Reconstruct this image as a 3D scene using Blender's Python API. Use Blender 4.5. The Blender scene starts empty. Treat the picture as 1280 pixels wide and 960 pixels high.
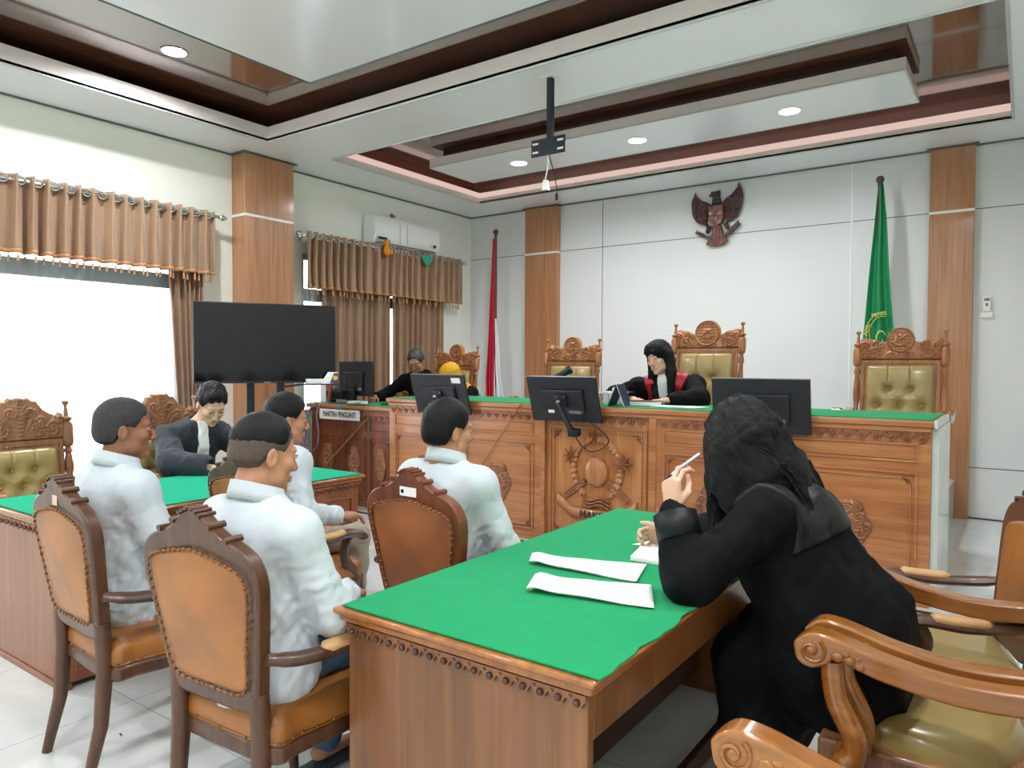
import bpy, math, random
import numpy as np
from mathutils import Vector, Matrix, Euler
random.seed(7)
rng = np.random.RandomState(5)
SC = bpy.context.scene
COL = SC.collection
PI = math.pi
R = math.radians

# ------------------------------------------------------------------ materials
def lin(h):
    h = h.lstrip('#')
    o = []
    for i in (0, 2, 4):
        c = int(h[i:i+2], 16) / 255.0
        o.append(c/12.92 if c <= 0.04045 else ((c+0.055)/1.055)**2.4)
    return (o[0], o[1], o[2], 1.0)

def newmat(name):
    m = bpy.data.materials.new(name); m.use_nodes = True
    nt = m.node_tree
    b = nt.nodes['Principled BSDF']
    return m, nt, b

def N(nt, t, **kw):
    n = nt.nodes.new(t)
    for k, v in kw.items():
        setattr(n, k, v)
    return n

def plain(name, colr, rough=0.5, metal=0.0, coat=0.0, spec=0.5, noise=0.0, nscale=30, bump=0.0, bscale=200, sheen=0.0, sss=0.0):
    m, nt, b = newmat(name)
    b.inputs['Base Color'].default_value = lin(colr)
    b.inputs['Roughness'].default_value = rough
    b.inputs['Metallic'].default_value = metal
    b.inputs['Coat Weight'].default_value = coat
    b.inputs['Coat Roughness'].default_value = 0.15
    b.inputs['Specular IOR Level'].default_value = spec
    b.inputs['Sheen Weight'].default_value = sheen
    if sss:
        b.inputs['Subsurface Weight'].default_value = sss
        b.inputs['Subsurface Radius'].default_value = (0.012, 0.005, 0.003)
        b.inputs['Subsurface Scale'].default_value = 1.0
    tc = N(nt, 'ShaderNodeTexCoord')
    if noise:
        nz = N(nt, 'ShaderNodeTexNoise'); nz.inputs['Scale'].default_value = nscale; nz.inputs['Detail'].default_value = 4
        nt.links.new(tc.outputs['Object'], nz.inputs['Vector'])
        hs = N(nt, 'ShaderNodeHueSaturation'); hs.inputs['Color'].default_value = lin(colr)
        mr = N(nt, 'ShaderNodeMapRange'); mr.inputs[1].default_value = .3; mr.inputs[2].default_value = .7
        mr.inputs[3].default_value = 1-noise; mr.inputs[4].default_value = 1+noise
        nt.links.new(nz.outputs['Fac'], mr.inputs[0]); nt.links.new(mr.outputs[0], hs.inputs['Value'])
        nt.links.new(hs.outputs['Color'], b.inputs['Base Color'])
    if bump:
        n2 = N(nt, 'ShaderNodeTexNoise'); n2.inputs['Scale'].default_value = bscale
        nt.links.new(tc.outputs['Object'], n2.inputs['Vector'])
        bp = N(nt, 'ShaderNodeBump'); bp.inputs['Strength'].default_value = bump; bp.inputs['Distance'].default_value = 0.002
        nt.links.new(n2.outputs['Fac'], bp.inputs['Height']); nt.links.new(bp.outputs['Normal'], b.inputs['Normal'])
    return m

def wood(name, c1, c2, c3, rough=0.35, coat=0.25, axis='Z', scale=1.0, ring=7.0, bump=0.15):
    """grain runs along `axis` (object space)"""
    m, nt, b = newmat(name)
    tc = N(nt, 'ShaderNodeTexCoord'); mp = N(nt, 'ShaderNodeMapping')
    s = [ring*scale]*3; s['XYZ'.index(axis)] = 0.5*scale
    mp.inputs['Scale'].default_value = s
    nt.links.new(tc.outputs['Object'], mp.inputs['Vector'])
    n1 = N(nt, 'ShaderNodeTexNoise'); n1.inputs['Scale'].default_value = 1.4; n1.inputs['Detail'].default_value = 6; n1.inputs['Distortion'].default_value = 1.2
    nt.links.new(mp.outputs[0], n1.inputs['Vector'])
    mp2 = N(nt, 'ShaderNodeMapping'); s2 = [90*scale]*3; s2['XYZ'.index(axis)] = 2.5*scale
    mp2.inputs['Scale'].default_value = s2
    nt.links.new(tc.outputs['Object'], mp2.inputs['Vector'])
    n2 = N(nt, 'ShaderNodeTexNoise'); n2.inputs['Scale'].default_value = 1.0; n2.inputs['Detail'].default_value = 3
    nt.links.new(mp2.outputs[0], n2.inputs['Vector'])
    cr = N(nt, 'ShaderNodeValToRGB')
    e = cr.color_ramp.elements
    e[0].position = .3; e[0].color = lin(c1); e[1].position = .7; e[1].color = lin(c3)
    x = e.new(.5); x.color = lin(c2)
    nt.links.new(n1.outputs['Fac'], cr.inputs['Fac'])
    mx = N(nt, 'ShaderNodeMixRGB', blend_type='MULTIPLY'); mx.inputs[0].default_value = .35
    cr2 = N(nt, 'ShaderNodeValToRGB'); cr2.color_ramp.elements[0].position = .35; cr2.color_ramp.elements[0].color = (.45, .42, .4, 1)
    cr2.color_ramp.elements[1].position = .6
    nt.links.new(n2.outputs['Fac'], cr2.inputs['Fac'])
    nt.links.new(cr.outputs['Color'], mx.inputs[1]); nt.links.new(cr2.outputs['Color'], mx.inputs[2])
    nt.links.new(mx.outputs[0], b.inputs['Base Color'])
    b.inputs['Roughness'].default_value = rough
    b.inputs['Coat Weight'].default_value = coat; b.inputs['Coat Roughness'].default_value = .12
    if bump:
        bp = N(nt, 'ShaderNodeBump'); bp.inputs['Strength'].default_value = bump; bp.inputs['Distance'].default_value = 0.001
        nt.links.new(n2.outputs['Fac'], bp.inputs['Height']); nt.links.new(bp.outputs['Normal'], b.inputs['Normal'])
    return m

def emit(name, colr, strength):
    m = bpy.data.materials.new(name); m.use_nodes = True
    nt = m.node_tree; nt.nodes.remove(nt.nodes['Principled BSDF'])
    e = N(nt, 'ShaderNodeEmission'); e.inputs['Color'].default_value = lin(colr); e.inputs['Strength'].default_value = strength
    nt.links.new(e.outputs[0], nt.nodes['Material Output'].inputs['Surface'])
    return m

def planks(name, c1, c2, width, axis, rough, coat, gap='#1c0f0a', along=2.4):
    """board surface: boards run along `axis` (X or Y), board width across"""
    m, nt, b = newmat(name)
    tc = N(nt, 'ShaderNodeTexCoord'); mp = N(nt, 'ShaderNodeMapping')
    if axis == 'Y':
        mp.inputs['Rotation'].default_value = (0, 0, PI/2)
    nt.links.new(tc.outputs['Object'], mp.inputs['Vector'])
    br = N(nt, 'ShaderNodeTexBrick'); br.inputs['Scale'].default_value = 1.0
    br.inputs['Brick Width'].default_value = along; br.inputs['Row Height'].default_value = width
    br.inputs['Mortar Size'].default_value = 0.003; br.inputs['Color1'].default_value = lin(c1)
    br.inputs['Color2'].default_value = lin(c2); br.inputs['Mortar'].default_value = lin(gap)
    nt.links.new(mp.outputs[0], br.inputs['Vector'])
    mp2 = N(nt, 'ShaderNodeMapping'); mp2.inputs['Scale'].default_value = (1.5, 40, 40) if axis == 'X' else (40, 1.5, 40)
    nt.links.new(tc.outputs['Object'], mp2.inputs['Vector'])
    n = N(nt, 'ShaderNodeTexNoise'); n.inputs['Scale'].default_value = 1; n.inputs['Detail'].default_value = 4
    nt.links.new(mp2.outputs[0], n.inputs['Vector'])
    mx = N(nt, 'ShaderNodeMixRGB', blend_type='MULTIPLY'); mx.inputs[0].default_value = .55
    cr = N(nt, 'ShaderNodeValToRGB'); cr.color_ramp.elements[0].position = .35; cr.color_ramp.elements[0].color = (.5, .45, .42, 1); cr.color_ramp.elements[1].position = .65
    nt.links.new(n.outputs['Fac'], cr.inputs['Fac'])
    nt.links.new(br.outputs['Color'], mx.inputs[1]); nt.links.new(cr.outputs['Color'], mx.inputs[2])
    nt.links.new(mx.outputs[0], b.inputs['Base Color'])
    b.inputs['Roughness'].default_value = rough; b.inputs['Coat Weight'].default_value = coat; b.inputs['Coat Roughness'].default_value = .06; b.inputs['Coat IOR'].default_value = 2.0
    return m

def tiles(name, c1, c2, size, grout, rough):
    m, nt, b = newmat(name)
    tc = N(nt, 'ShaderNodeTexCoord')
    br = N(nt, 'ShaderNodeTexBrick'); br.offset = 0; br.inputs['Scale'].default_value = 1.0
    br.inputs['Brick Width'].default_value = size; br.inputs['Row Height'].default_value = size
    br.inputs['Mortar Size'].default_value = 0.0025; br.inputs['Color1'].default_value = lin(c1)
    br.inputs['Color2'].default_value = lin(c2); br.inputs['Mortar'].default_value = lin(grout)
    nt.links.new(tc.outputs['Object'], br.inputs['Vector'])
    n = N(nt, 'ShaderNodeTexNoise'); n.inputs['Scale'].default_value = 1.7; n.inputs['Detail'].default_value = 7; n.inputs['Distortion'].default_value = 1.5
    nt.links.new(tc.outputs['Object'], n.inputs['Vector'])
    cr = N(nt, 'ShaderNodeValToRGB'); cr.color_ramp.elements[0].position = .38; cr.color_ramp.elements[0].color = (.86, .86, .85, 1); cr.color_ramp.elements[1].position = .55
    nt.links.new(n.outputs['Fac'], cr.inputs['Fac'])
    mx = N(nt, 'ShaderNodeMixRGB', blend_type='MULTIPLY'); mx.inputs[0].default_value = .6
    nt.links.new(br.outputs['Color'], mx.inputs[1]); nt.links.new(cr.outputs['Color'], mx.inputs[2])
    nt.links.new(mx.outputs[0], b.inputs['Base Color'])
    b.inputs['Roughness'].default_value = rough
    return m

M = {}
M['wall'] = plain('wall_paint', '#f0f2e9', .65, noise=.012, nscale=2)
M['wall_panel'] = plain('wall_panel_laminate', '#dfe2e2', .42, noise=.01, nscale=2)
M['ceil'] = plain('ceiling_gloss_white', '#eceff3', .25, coat=.4)
M['fascia'] = plain('fascia_cream', '#ebe1de', .3, coat=.3)
M['fascia_glow'] = plain('fascia_pink', '#e2c6c0', .3)
M['upper_x'] = planks('upper_ceiling_boards', '#54352a', '#664133', .105, 'Y', .1, 1.0)
M['silver'] = plain('silver_trim', '#c9cfce', .35, metal=.4, bump=.8, bscale=160)
M['darktrim'] = plain('dark_trim', '#5d6a66', .4, metal=.4)
M['black_inlay'] = plain('black_inlay', '#15181b', .2)
M['floor'] = tiles('floor_tiles', '#dcdfe0', '#d6dadb', .8, '#a9adae', .09)
M['pillar'] = wood('pillar_laminate', '#a8744f', '#b5805a', '#c08c66', .3, .4, 'Z', .9, 9)
M['bench'] = wood('carved_teak', '#a0633e', '#b57648', '#c58b59', .32, .35, 'X', 1, 8)
M['benchz'] = wood('carved_teak_upright', '#a0643e', '#b67849', '#c68d5a', .32, .35, 'Z', 1, 6)
M['benchdk'] = wood('carved_teak_dark', '#5e3220', '#743e26', '#87492c', .35, .3, 'Z', 1, 6)
M['relief'] = wood('teak_relief', '#7a4629', '#8f5735', '#a06842', .35, .3, 'Z', 1, 6)
M['desk'] = wood('desk_teak', '#6c4122', '#81512d', '#956138', .34, .3, 'Z', .8, 5)
M['deskred'] = wood('desk_teak_reddish', '#7a4327', '#8e5231', '#a0623d', .34, .3, 'Z', .8, 5)
M['deskx'] = wood('desk_teak_edge', '#8d5428', '#a56631', '#b9763b', .28, .5, 'Y', 1, 8)
M['deskdk'] = wood('desk_teak_inside', '#3c2418', '#4a2d1e', '#553423', .5, .1, 'Y', 1, 5)
M['chairwd'] = wood('chair_walnut', '#44291a', '#543423', '#64412c', .38, .18, 'Z', 1.2, 9)
M['chairrd'] = wood('chair_redwood', '#64341e', '#763f25', '#844a2b', .36, .2, 'Z', 1.2, 9)
M['armwd'] = wood('arm_oiled_teak', '#834c1e', '#9a5f28', '#ab7034', .22, .7, 'Y', 1.0, 7)
M['armdk'] = wood('arm_dark_teak', '#5a3a24', '#6f4a2e', '#805735', .3, .4, 'Y', 1.0, 7)
M['crest'] = wood('crest_teak', '#7d5233', '#936340', '#a3714b', .4, .25, 'Z', 1.4, 8)
M['crestj'] = wood('judge_crest_teak', '#93582f', '#aa6c3d', '#ba7a49', .4, .25, 'Z', 1.4, 8)
M['tan'] = plain('tan_leather', '#99602a', .42, coat=.1, noise=.36, nscale=4, bump=.25, bscale=260)
M['tan2'] = plain('tan_leather_red', '#935730', .42, coat=.1, noise=.36, nscale=4, bump=.25, bscale=260)
M['tanlt'] = plain('worn_tan_leather', '#c79c6c', .5, coat=.1, noise=.1, nscale=9, bump=.25, bscale=260)
M['gold'] = plain('gold_leather', '#a08b55', .3, coat=.3, noise=.05, nscale=5, bump=.15, bscale=300)
M['nail'] = plain('upholstery_nail', '#8a5a34', .35, metal=.6)
M['felt'] = plain('green_felt', '#05935b', .95, noise=.04, nscale=14, bump=.3, bscale=900, spec=.15, sheen=.1)
M['felt_glare'] = plain('green_felt_glare', '#06a37e', .9, noise=.03, nscale=10, bump=.3, bscale=900, spec=.3)  # same green felt, with window glare on the left desk put into the colour
M['black'] = plain('black_plastic', '#15191f', .45)
M['screen'] = plain('screen_glass', '#080c13', .09, spec=.35)
M['blackmet'] = plain('black_metal', '#1d242d', .4, metal=.3)
M['grey'] = plain('grey_plastic', '#72777a', .4)
M['white'] = plain('white_plastic', '#eef1ef', .3, coat=.2)
M['paper'] = plain('paper', '#f1f3f2', .8)
M['chrome'] = plain('chrome', '#d5d8da', .12, metal=1)
M['curtain'] = plain('brown_satin_curtain', '#9b7b60', .42, noise=.05, nscale=5, sheen=.3)
M['trimcloth'] = plain('curtain_trim', '#b5855c', .6, bump=.5, bscale=200)
M['navy'] = plain('navy_card', '#222c48', .5)
M['redbook'] = plain('maroon_cover', '#6b1d2c', .45)
M['shirt'] = plain('white_shirt', '#c6cfd7', .75, noise=.02, nscale=8, bump=.15, bscale=400, sheen=.1)
M['robe'] = plain('black_robe', '#05080b', .8, noise=.2, nscale=6, bump=.2, bscale=500, spec=.18)
M['robe2'] = plain('navy_black_robe', '#161f2c', .7, noise=.15, nscale=6, bump=.2, bscale=500, sheen=.1)
M['satin'] = plain('black_satin', '#080b0f', .5, noise=.2, nscale=5, spec=.35)
M['jabot'] = plain('white_jabot', '#eef1f3', .7, bump=.15, bscale=300)
M['redsatin'] = plain('red_satin', '#b3122c', .35, noise=.12, nscale=20)
M['beige'] = plain('beige_trousers', '#9a9080', .85, noise=.06, nscale=20, bump=.2, bscale=400)
M['jeans'] = plain('blue_jeans', '#44617f', .85, noise=.2, nscale=25, bump=.3, bscale=500)
M['blackcloth'] = plain('black_cloth', '#14171c', .8)
M['yellow'] = plain('yellow_hijab', '#d39a10', .7, noise=.08, nscale=12)
M['skin_a'] = plain('skin_brown', '#8f6047', .48, noise=.06, nscale=20, sss=.08)
M['skin_b'] = plain('skin_tan', '#b48062', .48, noise=.06, nscale=20, sss=.08)
M['skin_c'] = plain('skin_light', '#dfb198', .46, noise=.05, nscale=20, sss=.08)
M['lip'] = plain('lips', '#9c5a4c', .4)
M['hair'] = plain('black_hair', '#06070a', .5, noise=.35, nscale=60, bump=.9, bscale=260, spec=.25)
def strands(name, c, ang):
    m, nt, b = newmat(name); b.inputs['Roughness'].default_value = .5; b.inputs['Specular IOR Level'].default_value = .25; b.inputs['Base Color'].default_value = lin(c)
    tc = N(nt, 'ShaderNodeTexCoord'); mp = N(nt, 'ShaderNodeMapping'); mp.vector_type = 'TEXTURE'
    mp.inputs['Rotation'].default_value = (ang, 0, 0); mp.inputs['Scale'].default_value = (1/170, 1/170, 1/11)
    nt.links.new(tc.outputs['Object'], mp.inputs['Vector'])
    n = N(nt, 'ShaderNodeTexNoise'); n.inputs['Scale'].default_value = 1; n.inputs['Detail'].default_value = 4; n.inputs['Distortion'].default_value = 1.5
    nt.links.new(mp.outputs[0], n.inputs['Vector'])
    bp = N(nt, 'ShaderNodeBump'); bp.inputs['Strength'].default_value = 1; bp.inputs['Distance'].default_value = .006
    nt.links.new(n.outputs['Fac'], bp.inputs['Height']); nt.links.new(bp.outputs['Normal'], b.inputs['Normal'])
    return m
M['longhair'] = strands('long_black_hair', '#05070a', R(-35))
M['hairgrey'] = plain('greying_hair', '#3a3b3e', .5, noise=.4, nscale=80, bump=.6, bscale=180)
M['eyewhite'] = plain('eye_white', '#e8e6e2', .2)
M['eyedark'] = plain('eye_iris', '#1a120d', .1)
M['sandal'] = plain('sandal_rubber', '#3f5366', .6)
M['flagred'] = plain('flag_red', '#c21630', .55, noise=.05, nscale=6)
M['flagwhite'] = plain('flag_white', '#e9edf0', .6)
M['flaggreen'] = plain('flag_green', '#12804f', .5, noise=.06, nscale=6)
M['flaggold'] = plain('flag_gold', '#d6cf62', .6)
M['polewd'] = plain('flag_pole_wood', '#4a3328', .35, coat=.3)
M['cornice_glow'] = emit('glowing_cornice', '#f2cfc4', .62)  # cornice is no lamp; emission stands in for light from the cove
M['eagle'] = wood('eagle_wood', '#3c1f1c', '#4a2825', '#57302a', .35, .3, 'Z', 2, 10)
M['eagle2'] = wood('eagle_shield_wood', '#5f3025', '#743e2f', '#82483a', .35, .3, 'Z', 2, 10)
M['eagledk'] = wood('eagle_head_wood', '#272028', '#30272e', '#3a2f34', .35, .3, 'Z', 2, 10)
M['whitepanel'] = plain('pale_end_panel', '#c9cfcb', .25, coat=.3, noise=.06, nscale=3)
M['orangetoy'] = plain('orange_plush', '#e08a1c', .8, noise=.15, nscale=40)
M['greentoy'] = plain('green_pouch', '#2f9c80', .6, noise=.2, nscale=30)
M['redcard'] = plain('red_card', '#a8504a', .6)
M['yellowlogo'] = plain('yellow_logo', '#e2b52a', .5)
M['led'] = emit('lamp_diffuser', '#f4f8ff', 30)
M['ledpink'] = emit('cove_led', '#ffd6c8', 3.5)
M['frame'] = plain('window_frame_grey', '#aab4ba', .45)
M['dkgreen'] = plain('batik_shirt', '#3c4a38', .7, noise=.6, nscale=70)
M['pen'] = plain('silver_pen', '#c9cdd2', .25, metal=.5)

def glassmat():
    m, nt, b = newmat('window_glass')
    b.inputs['Transmission Weight'].default_value = 1; b.inputs['Roughness'].default_value = 0; b.inputs['IOR'].default_value = 1.01
    b.inputs['Base Color'].default_value = (1, 1, 1, 1)
    return m
M['glass'] = glassmat()
def sheermat():
    m, nt, b = newmat('sheer_voile')
    nt.nodes.remove(b)
    t = N(nt, 'ShaderNodeBsdfTransparent'); t.inputs[0].default_value = (.96, .98, 1, 1)
    d = N(nt, 'ShaderNodeBsdfTranslucent'); d.inputs[0].default_value = (.85, .9, .92, 1)
    d2 = N(nt, 'ShaderNodeBsdfDiffuse'); d2.inputs[0].default_value = (.85, .9, .92, 1)
    a = N(nt, 'ShaderNodeMixShader'); a.inputs[0].default_value = .5
    x = N(nt, 'ShaderNodeMixShader'); x.inputs[0].default_value = .5
    nt.links.new(d.outputs[0], a.inputs[1]); nt.links.new(d2.outputs[0], a.inputs[2])
    nt.links.new(t.outputs[0], x.inputs[1]); nt.links.new(a.outputs[0], x.inputs[2])
    nt.links.new(x.outputs[0], nt.nodes['Material Output'].inputs['Surface'])
    return m
M['sheer'] = sheermat()
def cupmat():
    m, nt, b = newmat('clear_plastic')
    b.inputs['Transmission Weight'].default_value = .9; b.inputs['Roughness'].default_value = .08; b.inputs['IOR'].default_value = 1.2
    b.inputs['Base Color'].default_value = (.93, .96, .98, 1)
    return m
M['clear'] = cupmat()

# ------------------------------------------------------------------ objects
def tag(o, label=None, cat=None, group=None, kind=None):
    if label: o['label'] = label
    if cat: o['category'] = cat
    if group: o['group'] = group
    if kind: o['kind'] = kind
    return o

def empty(name, loc=(0, 0, 0), rz=0, label=None, cat=None, group=None):
    o = bpy.data.objects.new(name, None); COL.objects.link(o)
    o.location = loc; o.rotation_euler = (0, 0, rz); o.empty_display_size = .1
    return tag(o, label, cat, group)

def copy_tree(o, parent=None):
    c = o.copy(); COL.objects.link(c); c.parent = parent
    for ch in list(o.children): copy_tree(ch, c)
    return c

class MB:
    def __init__(s): s.v = []; s.f = []
    def add(s, vs, fs):
        n = len(s.v); s.v += [tuple(map(float, v)) for v in vs]; s.f += [tuple(int(i)+n for i in f) for f in fs]; return s
    def box(s, x0, x1, y0, y1, z0, z1, mat=None):
        vs = [(x0, y0, z0), (x1, y0, z0), (x1, y1, z0), (x0, y1, z0), (x0, y0, z1), (x1, y0, z1), (x1, y1, z1), (x0, y1, z1)]
        if mat is not None: vs = [tuple(mat @ Vector(v)) for v in vs]
        return s.add(vs, [(0, 3, 2, 1), (4, 5, 6, 7), (0, 1, 5, 4), (1, 2, 6, 5), (2, 3, 7, 6), (3, 0, 4, 7)])
    def cbox(s, c, h, rot=None):
        m = Matrix.Translation(c)
        if rot is not None: m = m @ (rot.to_matrix().to_4x4() if isinstance(rot, Euler) else rot)
        return s.box(-h[0], h[0], -h[1], h[1], -h[2], h[2], m)
    def tube(s, pts, rad, n=10, cap=True, sq=None):
        """round tube through pts; rad number or list; sq=(a,b) scales section along frame axes"""
        pts = [Vector(p) for p in pts]
        if not hasattr(rad, '__len__'): rad = [rad]*len(pts)
        vs = []; up = None
        for i, p in enumerate(pts):
            t = (pts[min(i+1, len(pts)-1)] - pts[max(i-1, 0)])
            if t.length < 1e-9: t = Vector((0, 0, 1))
            t.normalize()
            if up is None:
                up = Vector((0, 0, 1)) if abs(t.z) < .9 else Vector((0, 1, 0))
            a = t.cross(up)
            if a.length < 1e-6: a = t.orthogonal()
            a.normalize(); b = a.cross(t).normalized(); up = b
            sa, sb = sq if sq else (1, 1)
            for k in range(n):
                th = 2*PI*k/n
                vs.append(p + a*math.cos(th)*rad[i]*sa + b*math.sin(th)*rad[i]*sb)
        fs = []
        for i in range(len(pts)-1):
            for k in range(n):
                k2 = (k+1) % n
                fs.append((i*n+k, i*n+k2, (i+1)*n+k2, (i+1)*n+k))
        if cap:
            fs.append(tuple(range(n-1, -1, -1))); fs.append(tuple((len(pts)-1)*n+k for k in range(n)))
        return s.add(vs, fs)
    def lathe(s, prof, c=(0, 0, 0), n=16, axis='Z', mat=None):
        vs = []
        for r_, h in prof:
            for k in range(n):
                th = 2*PI*k/n
                if axis == 'Z': p = (r_*math.cos(th), r_*math.sin(th), h)
                elif axis == 'Y': p = (r_*math.cos(th), h, -r_*math.sin(th))
                else: p = (h, r_*math.cos(th), r_*math.sin(th))
                p = Vector(p)
                if mat is not None: p = mat @ p
                vs.append((p[0]+c[0], p[1]+c[1], p[2]+c[2]))
        fs = []
        m = len(prof)
        for i in range(m-1):
            for k in range(n):
                k2 = (k+1) % n
                fs.append((i*n+k, i*n+k2, (i+1)*n+k2, (i+1)*n+k))
        fs.append(tuple(range(n-1, -1, -1))); fs.append(tuple((m-1)*n+k for k in range(n)))
        return s.add(vs, fs)
    def ball(s, c, r, n=12, sc=(1, 1, 1)):
        m = n//2
        vs = [(c[0], c[1], c[2]-r*sc[2])]
        for i in range(1, m):
            ph = -PI/2+PI*i/m
            for k in range(n):
                th = 2*PI*k/n
                vs.append((c[0]+r*sc[0]*math.cos(ph)*math.cos(th), c[1]+r*sc[1]*math.cos(ph)*math.sin(th), c[2]+r*sc[2]*math.sin(ph)))
        vs.append((c[0], c[1], c[2]+r*sc[2]))
        fs = []
        for k in range(n): fs.append((0, 1+(k+1) % n, 1+k))
        for i in range(m-2):
            for k in range(n):
                k2 = (k+1) % n
                fs.append((1+i*n+k, 1+i*n+k2, 1+(i+1)*n+k2, 1+(i+1)*n+k))
        L = len(vs)-1; b = 1+(m-2)*n
        for k in range(n): fs.append((b+k, b+(k+1) % n, L))
        return s.add(vs, fs)
    def prism(s, poly, a0, a1, plane='XZ', mat=None):
        """extrude polygon (list of 2D) between a0 and a1 along the missing axis"""
        n = len(poly)
        def P(u, v, w):
            return {'XZ': (u, w, v), 'YZ': (w, u, v), 'XY': (u, v, w)}[plane]
        vs = [P(u, v, a0) for u, v in poly] + [P(u, v, a1) for u, v in poly]
        if mat is not None: vs = [tuple(mat @ Vector(v)) for v in vs]
        fs = [tuple(range(n)), tuple(range(2*n-1, n-1, -1))]
        for i in range(n):
            j = (i+1) % n; fs.append((i, i+n, j+n, j))
        return s.add(vs, fs)
    def sheet(s, P, thick=None):
        """P: 2D array of points [rows][cols]; optional solid thickness via offset function already applied"""
        r_, c_ = len(P), len(P[0])
        vs = [p for row in P for p in row]
        fs = [(i*c_+j, i*c_+j+1, (i+1)*c_+j+1, (i+1)*c_+j) for i in range(r_-1) for j in range(c_-1)]
        return s.add(vs, fs)
    def build(s, name, mat, parent=None, bevel=0, smooth=35, seg=2, solid=0, subdiv=0):
        me = bpy.data.meshes.new(name)
        me.from_pydata(s.v, [], s.f); me.validate(); me.update()
        return finish(me, name, mat, parent, bevel, smooth, seg, solid, subdiv)

def finish(me, name, mat, parent=None, bevel=0, smooth=35, seg=2, solid=0, subdiv=0):
    import bmesh
    bm = bmesh.new(); bm.from_mesh(me); bmesh.ops.recalc_face_normals(bm, faces=bm.faces); bm.to_mesh(me); bm.free()
    o = bpy.data.objects.new(name, me); COL.objects.link(o)
    if isinstance(mat, (list, tuple)):
        for m in mat: me.materials.append(m)
    else: me.materials.append(mat)
    if smooth:
        me.polygons.foreach_set('use_smooth', [True]*len(me.polygons))
        try: me.set_sharp_from_angle(angle=R(smooth))
        except Exception: pass
    if subdiv:
        md = o.modifiers.new('sub', 'SUBSURF'); md.levels = subdiv; md.render_levels = subdiv
    if solid:
        md = o.modifiers.new('sol', 'SOLIDIFY'); md.thickness = solid; md.offset = 0
    if bevel:
        md = o.modifiers.new('bev', 'BEVEL'); md.width = bevel; md.segments = seg; md.limit_method = 'ANGLE'; md.angle_limit = R(40)
        md.harden_normals = False
    if parent is not None: o.parent = parent
    return o

def arr_mesh(name, V, F, mat, parent=None, smooth=60):
    me = bpy.data.meshes.new(name)
    V = np.asarray(V, dtype=np.float32); F = np.asarray(F, dtype=np.int32)
    me.vertices.add(len(V)); me.vertices.foreach_set('co', V.ravel())
    k = F.shape[1]
    me.loops.add(F.size); me.loops.foreach_set('vertex_index', F.ravel())
    me.polygons.add(len(F)); me.polygons.foreach_set('loop_start', np.arange(0, F.size, k, dtype=np.int32))
    try: me.polygons.foreach_set('loop_total', np.full(len(F), k, dtype=np.int32))
    except Exception: pass
    me.update(calc_edges=True); me.validate()
    o = bpy.data.objects.new(name, me); COL.objects.link(o)
    me.materials.append(mat)
    if smooth:
        me.polygons.foreach_set('use_smooth', [True]*len(me.polygons))
        if smooth < 180:
            try: me.set_sharp_from_angle(angle=R(smooth))
            except Exception: pass
    if parent is not None: o.parent = parent
    return o

def text_mesh(name, s, size, depth, mat, loc, rot, parent=None, align='CENTER', squeeze=1.0, bold=0.0):
    cu = bpy.data.curves.new(name, 'FONT'); cu.body = s; cu.size = size; cu.extrude = depth; cu.align_x = align; cu.align_y = 'CENTER'
    cu.resolution_u = 3; cu.offset = bold
    t = bpy.data.objects.new(name, cu); COL.objects.link(t)
    dg = bpy.context.evaluated_depsgraph_get()
    me = bpy.data.meshes.new_from_object(t.evaluated_get(dg))
    bpy.data.objects.remove(t)
    me.transform(Matrix.Diagonal((squeeze, 1, 1, 1)))
    me.materials.clear(); me.materials.append(mat)
    o = bpy.data.objects.new(name, me); COL.objects.link(o)
    o.location = loc; o.rotation_euler = rot
    if parent is not None: o.parent = parent
    return o

# ------------------------------------------------------------------ carved relief plates
def in_poly(X, Z, poly):
    c = np.zeros(X.shape, bool); n = len(poly); j = n-1
    for i in range(n):
        xi, zi = poly[i]; xj, zj = poly[j]
        if zi != zj:
            k = ((zi > Z) != (zj > Z)) & (X < (xj-xi)*(Z-zi)/(zj-zi)+xi)
            c ^= k
        j = i
    return c

def edge_dist(X, Z, poly):
    D = np.full(X.shape, 1e9)
    n = len(poly)
    for i in range(n):
        ax, az = poly[i]; bx, bz = poly[(i+1) % n]
        dx, dz = bx-ax, bz-az; L = dx*dx+dz*dz+1e-12
        t = np.clip(((X-ax)*dx+(Z-az)*dz)/L, 0, 1)
        D = np.minimum(D, np.hypot(X-ax-t*dx, Z-az-t*dz))
    return D

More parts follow.
